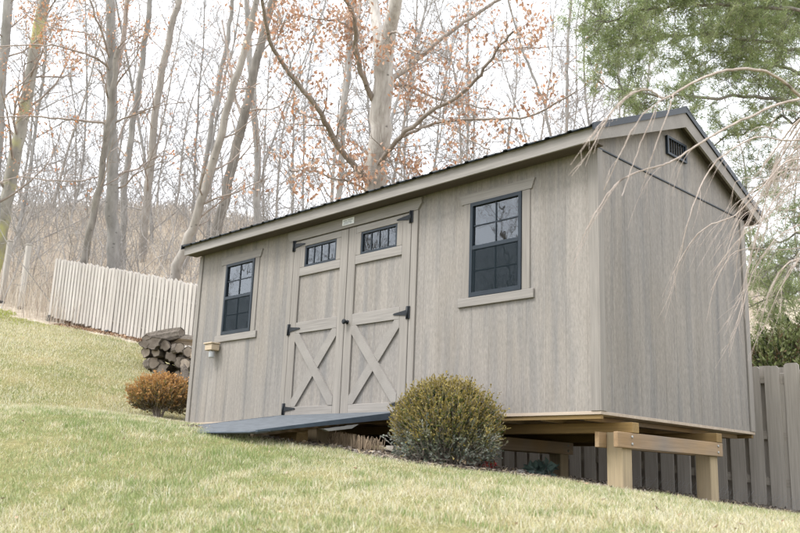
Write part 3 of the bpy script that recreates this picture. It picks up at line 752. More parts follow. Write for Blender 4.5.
def twigs(tb, P, r0, rg, n1, l1, n2, l2, tips, t0=.15, up=.04, rmin=.004, n3=0, jit=.3):
    for k in range(n1):
        t = t0+(1-t0)*(k+rg.random())/n1; p, d = pick(P, t)
        ln_ = l1*rg.uniform(.55, 1.25)*(1-.45*t); r1 = max(rmin*1.5, r0*.32*(1-.6*t))
        Q = wander(p, side_dir(d, rg.uniform(.6, 1.15), rg), ln_, 5, rg, jit, up)
        tb.add(Q, np.linspace(r1, rmin, 6), 4)
        for j in range(n2):
            t2 = .15+.85*(j+rg.random())/n2; p2, d2 = pick(Q, t2)
            S = wander(p2, side_dir(d2, rg.uniform(.5, 1.1), rg), l2*rg.uniform(.5, 1.3)*(1-.4*t2), 3, rg, jit, up)
            tb.add(S, np.linspace(max(rmin, r1*.45), rmin*.7, 4), 3)
            tips.append(S[-1]); tips.append(S[2])
            for q in range(n3):
                p3, d3 = pick(S, rg.uniform(.2, 1)); W = wander(p3, side_dir(d3, rg.uniform(.5, 1), rg), l2*.45*rg.uniform(.5, 1.2), 2, rg, jit, up)
                tb.add(W, np.linspace(rmin*.8, rmin*.5, 3), 3); tips.append(W[-1])
        tips.append(Q[-1])
RUST = np.array([(.46, .27, .17), (.52, .34, .24), (.40, .24, .16), (.56, .42, .32), (.46, .31, .23), (.48, .25, .14), (.32, .19, .13)])
ORNG = np.array([(.50, .24, .12), (.50, .31, .19), (.42, .23, .14), (.54, .38, .27)])
def put_leaves(name, tips, n_per, size, pal, rg, parent, spread=.12, frac=1.0):
    T = np.array(tips); n3_ = vnoise(T[:, 0]+T[:, 1]*.7, T[:, 2]+T[:, 1]*.5, .55, 17)      # leaves hang on in bunches
    T = T[rg.random(len(T)) < frac*np.clip((n3_-.40)*4, .05, 1)]
    P = np.repeat(T, n_per, 0)+rg.normal(0, spread, (len(T)*n_per, 3))
    V, F = leaf_quads(P, size, rg, .55, .45)
    c = pal[rg.integers(0, len(pal), len(P))]*rg.uniform(.75, 1.2, (len(P), 1)); c = np.repeat(c, 4, 0)
    link(bpy.data.objects.new(name, mesh_np(name, V-np.array(WL[parent.name]), F, MAT['leaf'], False, c)), parent, WL[parent.name])
def px_poly(pts, Z, rg=None, dz=0):
    out = []
    for i, p in enumerate(pts):
        z = p[2] if len(p) > 2 else Z + (dz*i/(len(pts)-1))
        out.append(dep(p[0], p[1], z))
    return np.array(out)
def trunk_tree(label, pts, Z, w0, w1, bark_, seed, limbs=(), n_br=10, br_len=3.0, leaves=0, pal=RUST, group=None, name='bare_tree', leaf_size=.08, t0=.25, n2=5, twm='twig', n3=0, rmin=.005, lf=.95):
    rg = np.random.default_rng(seed); P = px_poly(pts, Z)
    # carry the trunk down to the ground
    d = P[0]-P[1]; d /= np.linalg.norm(d)
    base = P[0].copy()
    for _ in range(60):
        if base[2] < g1(base[0], base[1])-.1: break
        base = base+np.array([d[0]/max(.5, -d[2])*.3, d[1]/max(.5, -d[2])*.3, -.3])
    else: base[2] = g1(base[0], base[1])-.1
    P = smooth_poly(np.vstack([base, P]), 4); P[1:-1] += rg.normal(0, .02, (len(P)-2, 3))
    s = np.linspace(0, 1, len(P)); rad = (w0*(1-s)+w1*s)/2*Z/FPX; rad[0] *= 1.25
    e = empty(name, base, label, 'tree', group)
    tb = Tubes(); tb.add(P, rad, 10); tb.obj('trunk', MAT[bark_], e, base)
    br = Tubes(); tips = []
    for li, (lp, a, b, dz) in enumerate(limbs):
        bare = name == 'oak_tree' and li < 2; keep = tips; tips = [] if bare else keep
        if bare:
            fk = Tubes(); Q = smooth_poly(px_poly(lp, Z, dz=dz), 5); fk.add(Q, np.linspace(a, b, len(Q))/2*Z/FPX, 10); fk.obj('fork', MAT[bark_], e, base)
            tips = keep; continue
        Q = smooth_poly(px_poly(lp, Z, dz=dz), 4); Q[1:] += rg.normal(0, .011, Q[1:].shape)
        lr = np.linspace(a*.86, b*.84, len(Q))/2*Z/FPX; br.add(Q, lr, 7)
        ll = np.linalg.norm(np.diff(Q, axis=0), axis=1).sum()
        twigs(br, Q, lr[0]*.9, rg, max(3, int(ll*4.6)), .42*ll**.7, n2, .5, tips, .08, .03, rmin, n3)
        tips = keep
    if n_br: twigs(br, P, rad[0]*.7, rg, n_br, br_len, n2, br_len*.4, tips, t0, .10, rmin, n3, .35)
    if br.n: br.obj('branches', MAT[twm], e, base)
    if leaves and tips: put_leaves('foliage', tips, leaves, leaf_size, pal, rg, e, .075, lf)
    return e

# ------------------------------------------------------------------ trees
oak = trunk_tree('large oak with rust leaves rising behind the shed roof', [(370, 260), (376, 180), (380, 130), (383, 90), (384, 56), (386, 34)], 17, 25, 18, 'bark_oak', 1, n_br=0, name='oak_tree', twm='limb', leaves=5, n2=6, n3=1, leaf_size=.092, rmin=.0035, lf=.42, limbs=[
    ([(382, 66), (378, 34), (374, 4), (366, -60)], 13, 9, 1), ([(384, 60), (390, 28), (396, 0), (404, -60)], 17, 11, -.6),
    ([(370, 186), (360, 171), (343, 153), (327, 126), (316, 106), (289, 72), (270, 40), (262, 0)], 8, 3.5, -3),
    ([(374, 102), (361, 72), (356, 45), (354, 20), (340, -10)], 7, 4.5, -1.5), ([(357, 50), (359, 20), (361, -20)], 5, 4, 1.5),
    ([(374, 172), (385, 155), (401, 137), (428, 115), (464, 92), (485, 68), (499, 48), (512, 32)], 6.5, 2.4, -2.5),
    ([(386, 82), (400, 73), (419, 58), (445, 36), (470, 18), (502, -2)], 7.5, 4, 1.5),
    ([(401, 137), (418, 130), (440, 122), (482, 119), (520, 118), (548, 108), (575, 92)], 4, 1.8, -2), ([(388, 84), (410, 86), (440, 100), (462, 104), (500, 112)], 4, 1.5, 2.5),
    ([(373, 196), (350, 182), (330, 178), (312, 170), (290, 172)], 3, 1.4, -3), ([(357, 32), (340, 22), (320, 19), (300, 17), (282, 24)], 2.4, 1.2, -2),
    ([(498, 50), (520, 49), (545, 47), (572, 46)], 2, .9, 1), ([(386, 38), (397, 32), (410, 48), (417, 52)], 3, 1.5, -2.5), ([(430, 115), (450, 125), (470, 140), (490, 150)], 3, 1.4, -2.5), ([(388, 155), (395, 170), (410, 182), (425, 190)], 3, 1.4, -1.5)])
t3 = trunk_tree('straight twin-stemmed grey tree rising just behind the picket fence', [(114, 278), (113, 240), (112, 180), (112, 110), (111, 40), (110, -30)], 21, 14.5, 8.5, 'bark_beech', 2, n_br=12, br_len=2.6, t0=.45, leaves=4, pal=ORNG, limbs=[
    ([(107, 66), (96, 58), (86, 54), (61, 47), (40, 45), (0, 46), (-20, 48)], 3, 1.2, -2), ([(107, 124), (85, 121), (59, 119), (25, 116), (0, 117), (-30, 112)], 3, 1.2, -1.5),
    ([(103, 175), (92, 178), (81, 181), (55, 181), (20, 177), (0, 182)], 2.2, 1, -1), ([(112, 88), (116, 70), (122, 45), (127, 0), (131, -40)], 7, 5, 1), ([(110, 62), (104, 40), (95, 15), (86, -10)], 3, 1.5, -1),
    ([(105, 50), (90, 35), (65, 30), (45, 25), (25, 15)], 2, 1, 1)])
trunk_tree('dark leaning tree left of the twin-stemmed grey one behind picket fence', [(80, 275), (84, 258), (92, 222), (99, 188), (105, 150), (112, 100), (118, 50)], 20.4, 9, 5, 'bark_dark', 3, n_br=8, br_len=1.8, t0=.5)
trunk_tree('grey tree with yellow lichen at the left picture edge', [(-2, 250), (4, 218), (14, 160), (25, 110), (34, 52), (43, 0), (50, -50)], 23, 15, 10, 'bark_lichen', 4, n_br=16, br_len=3.2, t0=.3, leaves=5, pal=ORNG)
trunk_tree('grey tree cut by the left picture edge with pale orange leaves', [(-7, 230), (-3, 150), (2, 80), (7, 20), (10, -30)], 22, 12, 9, 'bark_beech', 5, n_br=12, br_len=2.8, leaves=4, pal=ORNG)
trunk_tree('slim grey tree close right of the twin-stemmed one', [(122, 245), (124, 198), (131, 135), (138, 95), (147, 30), (152, -20)], 25, 7.5, 5, 'bark_beech', 6, n_br=10, br_len=2.8, leaves=4, pal=ORNG, t0=.4)
trunk_tree('pale tan tree in front of the far house roof', [(143, 245), (146, 215), (150, 170), (157, 100), (168, 42), (180, -5)], 29, 9, 6, 'bark_tan', 7, n_br=12, br_len=3.2, leaves=4, pal=ORNG, t0=.35)
trunk_tree('thin leaning tree between far house and shed eave', [(190, 248), (196, 225), (204, 172), (216, 100), (227, 40), (234, -10)], 28, 6, 4, 'bark_beech', 8, n_br=10, br_len=2.8)
trunk_tree('broken-barked tan tree leaning over the shed\'s far eave', [(168, 300), (177, 268), (190, 236), (199, 212), (213, 162), (230, 100), (247, 40), (258, -10)], 19, 11.5, 6, 'bark_tan', 9, n_br=10, br_len=2.2, t0=.4, leaves=3)
trunk_tree('dark straight tree standing behind the far half of the shed roof', [(212, 255), (218, 230), (232, 168), (241, 126), (249, 100), (260, 45), (274, -4), (280, -40)], 22, 11, 7.5, 'bark_dark', 10, n_br=12, br_len=2.6, t0=.35, leaves=3, limbs=[([(243, 118), (236, 100), (229, 60), (222, 20)], 4, 2, 1)])
trunk_tree('grey tree between the dark straight tree and the oak', [(257, 240), (258, 215), (257, 160), (255, 112), (250, 58), (246, -10)], 26, 8, 5.5, 'bark_beech', 11, n_br=12, br_len=2.8, t0=.3, leaves=3)
trunk_tree('slender pale tree close left of the oak trunk', [(338, 215), (342, 150), (345, 105), (350, 50), (352, -10)], 27, 6.5, 4.5, 'bark_beech', 12, n_br=12, br_len=2.6, t0=.2)
trunk_tree('thin tree standing between oak and pine behind the shed', [(560, 200), (566, 120), (567, 70), (569, 20), (573, -40)], 24, 4.5, 2.5, 'bark_beech', 13, n_br=18, br_len=2.2, t0=.1)
trunk_tree('thin leaning tree right of the oak\'s lowest limb', [(556, 170), (546, 110), (533, 76), (522, 50), (508, 0)], 26, 3.4, 2, 'bark_beech', 14, n_br=16, br_len=2.2, t0=.1)
# the wood behind: bare slender trees, six shapes, copied
def wood_tree(seed):
    rg = np.random.default_rng(seed); e = empty('bare_tree', (0, 0, 0), 'slender bare grey tree in the pale wood behind the shed', 'tree', 'slender trees of the wood')
    h = rg.uniform(12, 16); P = wander((0, 0, -.6), (rg.normal(0, .1), rg.normal(0, .1), 1), h, 12, rg, .22, .03)
    tb = Tubes(); tb.add(P, np.linspace(.068, .014, 13), 7); tb.obj('trunk', MAT[['bark_beech', 'bark_tan', 'bark_beech'][seed % 3]], e)
    br = Tubes(); tips = []; twigs(br, P, .09, rg, 48, 3.6, 8, 1.4, tips, .06, .10, .005, 3, .4); br.obj('branches', MAT['twig_pale'], e)
    return e
protos = [wood_tree(40+s) for s in range(6)]
def copy_tree(src, loc, rz, sc):
    o = src.copy(); COL.objects.link(o); o.location = loc; o.rotation_euler = (0, 0, rz); o.scale = (sc, sc, sc)
    for ch in src.children:
        c_ = ch.copy(); COL.objects.link(c_); c_.parent = o
    return o
rg = np.random.default_rng(5); spots = []
for u in list(range(-60, 640, 16)):
    Z = rg.uniform(27, 50); p = dep(u+rg.uniform(-9, 9), 230, Z); spots.append((p[0], p[1], 0 if u < 185 else 1))
for u in range(650, 900, 50):
    Z = rg.uniform(26, 40); p = dep(u, 300, Z); spots.append((p[0], p[1], 2))
ZONE = [('slender bare grey tree in the wood on the bank above the picket fence', 'slender trees above the picket fence'), ('slender bare grey tree in the wood behind the shed roof', 'slender trees behind the shed roof'), ('slender bare grey tree showing through the pine beyond the board fence', 'slender trees beyond the board fence')]
for i, (x, y, zn) in enumerate(spots):
    loc = (x, y, g1(x, y)); sc = rg.uniform(.75, 1.2); rz = rg.uniform(0, 6.28)
    if i < 6:
        o = protos[i]; o.location = loc; o.rotation_euler = (0, 0, rz); o.scale = (sc,)*3
    else: o = copy_tree(protos[i % 6], loc, rz, sc)
    o['label'], o['group'] = ZONE[zn]
# the far side of the garden, seen only in the panes
for (x, y) in [(-10, -12), (-13, -16), (-5, -17), (-16, -9), (-9, -20), (-20, -15), (1, -21)]:
    o = copy_tree(protos[int(abs(x)) % 6], (x, y, g1(x, y)), x*1.7, 1.0); o['label'] = 'bare tree mirrored in the shed windows'; o['group'] = 'trees across the garden'

# pine at the right
def pine():
    rg = np.random.default_rng(21); Zp = 13.5; b = dep(850, 400, Zp); b[2] = g1(b[0], b[1])
    e = empty('pine_tree', b, 'soft green pine spreading boughs behind the shed\'s gable and board fence', 'tree')
    tb = Tubes(); P = np.array([b+np.array([.05*math.sin(k), .05*math.cos(k), k*.9-.2]) for k in range(13)]); tb.add(P, np.linspace(.2, .07, 13), 10); tb.obj('trunk', MAT['pine_bark'], e, b)
    br = Tubes(); tips = []; dirs = []
    boughs = [([(850, 130), (800, 106), (755, 97), (705, 98), (650, 94), (612, 88)], 4.5, 1.5, 13.5, 12.5), ([(850, 60), (800, 50), (750, 38), (700, 34), (640, 40), (600, 52)], 4.5, 1.4, 13.5, 14.5),
              ([(850, 20), (790, 8), (740, 6), (690, 2), (640, 10), (596, 24)], 4, 1.3, 13.5, 12.2), ([(850, 100), (800, 72), (760, 60), (720, 50), (675, 62)], 4, 1.4, 13.5, 15),
              ([(850, -30), (780, -30), (720, -24), (660, -20)], 4, 1.3, 13.5, 12.5), ([(850, 160), (806, 124), (780, 120), (740, 134), (700, 150), (680, 156)], 3.5, 1.2, 13.5, 15.5),
              ([(850, 200), (800, 170), (770, 178), (745, 200)], 3.5, 1.2, 13.5, 15), ([(850, 250), (815, 235), (780, 240), (748, 250)], 3.5, 1.4, 13.5, 14.2),
              ([(850, 320), (815, 292), (785, 294), (755, 303)], 3.5, 1.4, 13.5, 14.8), ([(850, 350), (820, 335), (790, 330), (765, 345)], 3.2, 1.2, 13.5, 14.5), ([(850, 280), (820, 268), (790, 262), (760, 275)], 3, 1.2, 13.5, 13),
              ([(850, 70), (880, 40), (940, 20)], 4, 1.5, 13.5, 13), ([(850, 200), (900, 180), (950, 190)], 4, 1.5, 13.5, 14), ([(850, 60), (830, 30), (800, 20), (770, 22)], 4, 1.5, 13.5, 16.5), ([(850, 0), (810, -20), (770, -10), (730, 14)], 4, 1.5, 13.5, 16)]
    for pts, w0, w1, za, zb in boughs:
        n = len(pts); Q = smooth_poly([dep(p[0], p[1], za+(zb-za)*i/(n-1)) for i, p in enumerate(pts)], 4); Q[1:] += rg.normal(0, .03, Q[1:].shape)
        br.add(Q, np.linspace(w0, w1, len(Q))/2*Zp/FPX, 6)
        up_ = pts[0][1] < 110
        ll = np.linalg.norm(np.diff(Q, axis=0), axis=1).sum(); tp_ = []
        twigs(br, Q, .02, rg, int(ll*(12 if up_ else 9)), .8, 6, .4, tp_, .18, .04, .004, 1, .4)
        tp_ = np.array(tp_); tips.append(tp_[rg.random(len(tp_)) < (1 if up_ else .85)])
    br.obj('branches', MAT['pine_bark'], e, b)
    T = np.concatenate(tips); T = np.concatenate([T, T+rg.normal(0, .045, T.shape)]); nn = 11
    # each tuft: a spray of long needles
    ax = rg.standard_normal((len(T), 3))*.6+np.array([-.2, -.2, .35]); ax /= np.linalg.norm(ax, axis=1)[:, None]
    P = np.repeat(T, nn, 0)+rg.normal(0, .02, (len(T)*nn, 3)); A = np.repeat(ax, nn, 0)*.55+rg.standard_normal((len(P), 3))*.5; A /= np.linalg.norm(A, axis=1)[:, None]
    B = np.cross(A, rg.standard_normal((len(P), 3))); B /= np.linalg.norm(B, axis=1)[:, None]
    ln_ = rg.uniform(.07, .13, (len(P), 1)); wd = .0038
    V = np.stack([P-B*wd, P+B*wd, P+A*ln_], 1).reshape(-1, 3)
    pal = np.array([(.23, .285, .12), (.29, .335, .155), (.165, .215, .085), (.34, .375, .195)]); c = np.repeat(pal[rg.integers(0, 4, len(T))], nn, 0)*rg.uniform(.8, 1.2, (len(P), 1))
    link(bpy.data.objects.new('foliage', mesh_np('foliage', V-b, np.arange(len(V)).reshape(-1, 3), MAT['needle'], False, np.repeat(c, 3, 0))), e, b)
pine()

# weeping cherry, its trunk out of frame at the right
def cherry():
    rg = np.random.default_rng(33); b = dep(1060, 400, 4.6); b[2] = g1(b[0], b[1])
    e = empty('weeping_cherry', b, 'weeping cherry with bare pale twigs arching in from the right', 'tree')
    top = dep(1010, 120, 4.6)
    tb = Tubes(); P = smooth_poly([b-np.array([0, 0, .15]), b*.6+top*.4+np.array([.05, .03, 0]), top], 5); tb.add(P, np.linspace(.075, .06, len(P)), 10); tb.obj('trunk', MAT['cherry'], e, b)
    br = Tubes()
    def hang(p, d0, ln_, r, drift):
        Q = [p]; d = np.array(d0, float); n = 7
        for i in range(n):
            d = d*.72+np.array([drift[0], drift[1], -.75])*.42+rg.normal(0, .016, 3); d /= np.linalg.norm(d); Q.append(Q[-1]+d*ln_/n)
        br.add(Q, np.linspace(r, r*.4, n+1), 5)
        for k in range(rg.integers(1, 4)):
            p2, d2 = pick(np.array(Q), rg.uniform(.2, .8)); S = wander(p2, side_dir(d2, .45, rg), ln_*rg.uniform(.15, .4), 3, rg, .15, -.12); br.add(S, np.linspace(r*.55, r*.3, 4), 4)
    def arc(pts, w0, w1, hangs, hl, t0=.3):
        Q = smooth_poly([dep(*p) for p in pts], 6); Q[1:-1] += rg.normal(0, .0015, Q[1:-1].shape)
        w0 *= .52; w1 *= .55; br.add(Q, np.linspace(w0, w1, len(Q)), 7); ll = -RT*.35
        for k in range(hangs):
            t_ = t0+(1-t0)*(k+rg.random())/hangs; p, d = pick(Q, t_)
            hang(p, d/np.linalg.norm(d)+rg.normal(0, .25, 3), hl*rg.uniform(.35, 1.0), w1*rg.uniform(.6, .85), ll[:2]+rg.normal(0, .12, 2))
    arc([(1010, 120, 4.6), (900, 125, 4.3), (820, 108, 4.1), (777, 77, 4.0), (747, 69, 3.95), (717, 73, 3.9), (687, 86, 3.9), (665, 98, 3.85), (648, 90, 3.8), (630, 95, 3.8), (612, 112, 3.75), (594, 140, 3.7)], .016, .0045, 9, .45, .66)
    arc([(665, 98, 3.85), (656, 104, 3.8), (640, 118, 3.75), (622, 150, 3.7), (604, 190, 3.7)], .006, .003, 3, .25)
    arc([(674, 93, 3.87), (668, 112, 3.8), (655, 148, 3.75), (645, 178, 3.75)], .0055, .003, 1, .2)
    arc([(655, 110, 3.85), (643, 138, 3.8), (631, 170, 3.75), (622, 196, 3.7)], .005, .0028, 1, .2)
    arc([(1010, 120, 4.6), (900, 90, 4.4), (800, 99, 4.2), (749, 117, 4.1), (707, 139, 4.0), (678, 158, 4.0), (659, 166, 3.95), (627, 176, 3.9), (605, 198, 3.85), (586, 230, 3.8)], .014, .0035, 9, .42, .45)
    arc([(1010, 120, 4.6), (900, 120, 4.7), (800, 140, 4.7), (760, 137, 4.7), (728, 152, 4.6), (706, 176, 4.6), (690, 215, 4.5), (678, 265, 4.5)], .012, .003, 8, .45, .4)
    arc([(1010, 130, 4.6), (900, 170, 4.9), (830, 165, 5.0), (790, 160, 5.0), (760, 190, 4.9), (735, 215, 4.9), (708, 226, 4.8), (690, 244, 4.8), (672, 275, 4.8)], .012, .003, 12, .5, .3)
    arc([(1010, 130, 4.6), (900, 150, 4.5), (820, 180, 4.4), (790, 185, 4.4), (765, 215, 4.4), (750, 260, 4.4), (742, 300, 4.4)], .011, .003, 12, .45, .3)
    arc([(1010, 130, 4.6), (930, 180, 5.2), (850, 215, 5.4), (800, 225, 5.4), (775, 240, 5.4), (752, 275, 5.4), (740, 320, 5.3)], .011, .003, 14, .5, .3)
    arc([(1010, 120, 4.6), (930, 120, 5.4), (850, 130, 5.7), (800, 150, 5.8), (770, 180, 5.8), (748, 225, 5.8)], .011, .003, 14, .5, .3)
    arc([(1010, 120, 4.6), (900, 200, 4.6), (830, 250, 4.6), (790, 262, 4.6), (770, 290, 4.6), (762, 320, 4.6)], .010, .003, 9, .3, .4)
    for k in range(22):                                            # fine whips over the fence side
        v0 = rg.uniform(110, 250); z_ = rg.uniform(4.3, 6.2); u1 = rg.uniform(735, 800); dv_ = rg.uniform(-10, 50)
        arc([(1010, 125, 4.6), (900, v0-20, (4.6+z_)/2), (840, v0-rg.uniform(0, 25), z_), ((u1+840)/2, v0+dv_*.2, z_), (u1, v0+dv_, z_), (u1-rg.uniform(8, 28), v0+dv_+rg.uniform(25, 60), z_)], .008, .0026, 7, .4, .35)
    for k in range(16):                                            # the rest of the crown, to the right and towards the camera side
        a = rg.uniform(-.6, 2.2); dd = RT*math.cos(a)+FW*math.sin(a)*.9; Q = [top]
        for s in range(1, 7): Q.append(top+dd*(s*.28)+np.array([0, 0, .55*math.sin(s/6*2.6)-.06*s]))
        Q = np.array(Q)+rg.normal(0, .02, (7, 3)); br.add(Q, np.linspace(.014, .004, 7), 6)
        for j in range(7): p, d = pick(Q, rg.uniform(.3, 1)); hang(p, d/np.linalg.norm(d), rg.uniform(.4, 1.0), .004, dd[:2]*.2)
    br.obj('branches', MAT['cherry'], e, b)
cherry()

# ------------------------------------------------------------------ bushes
def bush(label, cx, cy, z0, rx, rz, zc, n_sh, leaf, seed, pal_top, pal_low, tip, shape, name='round_shrub', shoot=.12, nlf=12, lowfrac=.3):
    rg = np.random.default_rng(seed); e = empty(name, (cx, cy, z0), label, 'shrub'); c0 = np.array([cx, cy, z0])
    st = Tubes()
    for k in range(26):
        a = rg.uniform(0, 6.28); rr = rg.uniform(.0, .1)*rx
        q = np.array([math.cos(a), math.sin(a), 0]); tgt = c0+q*rx*rg.uniform(.2, .75)+np.array([0, 0, zc+rg.uniform(-.2, .5)*rz])
        P = smooth_poly([c0+q*rr-np.array([0, 0, .05]), c0*.5+tgt*.5+np.array([0, 0, .02])+rg.normal(0, .02, 3), tgt], 3); st.add(P, np.linspace(.010, .003, len(P)), 5)
    PP = []; DD = []; CC = []; NN = []
    for k in range(n_sh):
        d = rg.standard_normal(3); d /= np.linalg.norm(d)
        if d[2] < -.75: d[2] *= -1
        rad = (.62+.38*rg.random()**.5) if rg.random() < .75 else rg.uniform(.4, .8)
        az_ = math.atan2(d[1], d[0]); bump = 1+.09*math.sin(5*az_+seed)*math.cos(4*d[2]+seed)+.07*math.sin(9*az_+2*seed)*math.sin(7*d[2])+.06*rg.standard_normal()
        p = np.array([d[0]*rx, d[1]*rx, d[2]*rz])*rad*bump*shape(d); p = c0+np.array([0, 0, zc])+p
        if p[2] < z0+.01: p[2] = z0+.01+rg.random()*.03
        dr = d*.7+np.array([0, 0, .75])+rg.normal(0, .22, 3); dr /= np.linalg.norm(dr)
        ln_ = shoot*rg.uniform(.6, 1.4); st.add([p-dr*.05, p+dr*ln_*.5, p+dr*ln_], [.0022, .0018, .001], 3)
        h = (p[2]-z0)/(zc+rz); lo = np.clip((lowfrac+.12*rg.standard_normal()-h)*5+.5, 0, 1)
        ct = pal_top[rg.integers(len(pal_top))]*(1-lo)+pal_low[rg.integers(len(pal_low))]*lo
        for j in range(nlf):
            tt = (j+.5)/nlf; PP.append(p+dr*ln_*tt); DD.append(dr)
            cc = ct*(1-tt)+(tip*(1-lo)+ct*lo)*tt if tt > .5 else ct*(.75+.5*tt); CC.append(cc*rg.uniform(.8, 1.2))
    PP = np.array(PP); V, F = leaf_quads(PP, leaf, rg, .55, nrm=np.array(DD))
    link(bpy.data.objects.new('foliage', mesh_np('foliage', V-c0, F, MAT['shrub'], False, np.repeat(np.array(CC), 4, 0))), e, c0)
    st.obj('stems', MAT['twig'], e, c0); return e
A_ = np.array
zb = g1(4.85, -.5)
bush('rounded bronze-green shrub with dusty grey skirt in front of the shed', 4.86, -.5, zb-.03, .365, .31, .305, 4800, .023, 2,
     [A_((.11, .145, .035)), A_((.145, .17, .045)), A_((.075, .11, .028)), A_((.18, .155, .042))], [A_((.18, .205, .165)), A_((.12, .15, .11)), A_((.24, .255, .215))], A_((.28, .215, .065)),
     lambda d: 1.0 if d[2] > -.3 else 1.08, lowfrac=.34)
pb = dep(158.5, 420, 11.5); zb2 = g1(pb[0], pb[1])
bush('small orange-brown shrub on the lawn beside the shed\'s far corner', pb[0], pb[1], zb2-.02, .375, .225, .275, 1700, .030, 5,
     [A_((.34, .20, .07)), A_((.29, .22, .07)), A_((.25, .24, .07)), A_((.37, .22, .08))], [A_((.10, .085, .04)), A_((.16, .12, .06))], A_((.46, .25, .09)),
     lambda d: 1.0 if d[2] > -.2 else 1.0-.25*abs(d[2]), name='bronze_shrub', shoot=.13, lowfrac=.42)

for (u, v, Z, rr, sd_, lab) in [(778, 352, 12.6, .62, 11, 'dark evergreen shrub just beyond the board fence by the gable'), (815, 340, 13.0, .75, 12, 'taller evergreen shrub beyond the board fence at the right picture edge')]:
    p = dep(u, v, Z); zz = g1(p[0], p[1]); hh = p[2]-zz
    bush(lab, p[0], p[1], zz-.05, rr, max(.5, hh*.55), max(.5, hh*.55), 1800, .06, sd_, [A_((.09, .12, .04)), A_((.12, .15, .05)), A_((.06, .085, .03)), A_((.17, .12, .06))], [A_((.10, .11, .05)), A_((.15, .11, .06))], A_((.16, .18, .07)),
         lambda d: 1.0, name='evergreen_shrub', shoot=.22, lowfrac=.2)
# ------------------------------------------------------------------ small things round the shed
def clump(label, cx, cy, wx, wy, n, hgt, seed):
    rg = np.random.default_rng(seed); e = empty('cut_grass_clump', (cx, cy, g1(cx, cy)), label, 'grass clump'); tb = Tubes()
    for k in range(n):
        x, y = cx+rg.uniform(-wx, wx), cy+rg.uniform(-wy, wy); z = g1(x, y); h = hgt*rg.uniform(.6, 1.15)
        tb.add([(x, y, z-.02), (x+rg.normal(0, .02), y+rg.normal(0, .02), z+h)], [.0042, .0036], 4)
    tb.obj('stalks', MAT['straw'], e, (cx, cy, g1(cx, cy)))
MAT['straw'] = plain('straw', (.50, .38, .26), .8, .3, 12)
clump('clump of cut tan ornamental grass stubble beside the ramp', 3.50, -.42, .40, .14, 620, .13, 4)
def scatter_litter(name, n, xy, seed, size, pal, zoff=.012, flat=.75):
    rg = np.random.default_rng(seed); x, y = xy(rg, n); P = np.stack([x, y, gz(x, y)+zoff+rg.random(len(x))*.02], 1)
    a = rg.standard_normal((len(P), 3)); a[:, 2] *= 1-flat; a /= np.linalg.norm(a, axis=1)[:, None]
    b = np.cross(a, np.array([0, 0, 1.0])+rg.normal(0, .35, (len(P), 3))); b /= np.linalg.norm(b, axis=1)[:, None]; c = np.cross(a, b)
    s = (size*rg.uniform(.5, 1.5, len(P)))[:, None]; w = s*rg.uniform(.2, .6, (len(P), 1))
    V = np.stack([P-a*s/2, P+b*w/2+c*s*.1, P+a*s/2, P-b*w/2+c*s*.1], 1).reshape(-1, 3); q = np.arange(len(P)*4).reshape(-1, 4)
    col = np.repeat(pal[rg.integers(0, len(pal), len(P))]*rg.uniform(.7, 1.25, (len(P), 1)), 4, 0)
    o = link(bpy.data.objects.new(name, mesh_np(name, V, np.concatenate([q[:, :3], q[:, [0, 2, 3]]]), MAT['litter'], False, col))); o['kind'] = 'stuff'; return o
def mulch_xy(rg, n):
    x = rg.uniform(1.9, 6.4, n*2); y = rg.uniform(-1.4, 3.7, n*2)**1; k = (surf(x, y) == 1); k &= ~((y > 2.2) & (rg.random(len(y)) < .5)); return x[k][:n], y[k][:n]
tag(scatter_litter('mulch', 16000, mulch_xy, 3, .045, np.array([(.13, .10, .08), (.24, .20, .165), (.32, .28, .24), (.09, .07, .055), (.36, .29, .2)])), 'grey-brown mulch and dry leaves on bare soil round the shed', 'mulch')
def pf_xy(rg, n):
    s = rg.uniform(-.3, pl+.8, n); o = rg.uniform(-.32, 1.4, n); P = PF0[None]+dn[None]*s[:, None]+nv[None]*o[:, None]; k = (s > .6) | (o > .1); return P[k, 0], P[k, 1]
tag(scatter_litter('leaf_litter', 5000, pf_xy, 4, .08, np.array([(.26, .15, .09), (.34, .22, .14), (.18, .11, .07), (.42, .32, .22)]), .02, .5), 'brown fallen leaves drifted under the picket fence', 'fallen leaves')
# red leaved twig and a broad-leaved blue-green plant beneath the shed
def sprig(name, label, loc, n, h, pal, size, seed, asp=.45):
    rg = np.random.default_rng(seed); loc = np.array(loc); e = empty(name, loc, label, 'plant'); tb = Tubes(); P = []
    for k in range(n):
        Q = wander(loc+rg.normal(0, .02, 3)*[1, 1, 0]-[0, 0, .02], (rg.normal(0, .5), rg.normal(0, .5), 1), h*rg.uniform(.5, 1.1), 4, rg, .3, 0); tb.add(Q, np.linspace(.004, .002, 5), 4)
        for t_ in (.45, .6, .75, .9, 1): P.append(pick(Q, min(t_, .999))[0])
    tb.obj('stems', MAT['twig'], e, loc); P = np.repeat(np.array(P), 2, 0); V, F = leaf_quads(P, size, rg, asp)
    c = np.repeat(pal[rg.integers(0, len(pal), len(P))]*rg.uniform(.8, 1.2, (len(P), 1)), 4, 0)
    link(bpy.data.objects.new('leaves', mesh_np('leaves', V-loc, F, MAT['shrub'], False, c)), e, loc)
p = at(489, 474, 1, -.15); sprig('red_leaved_sprig', 'small sprig of red leaves beside the rounded shrub', (p[0], p[1], g1(p[0], p[1])), 7, .13, np.array([(.35, .05, .05), (.28, .05, .04)]), .035, 3)
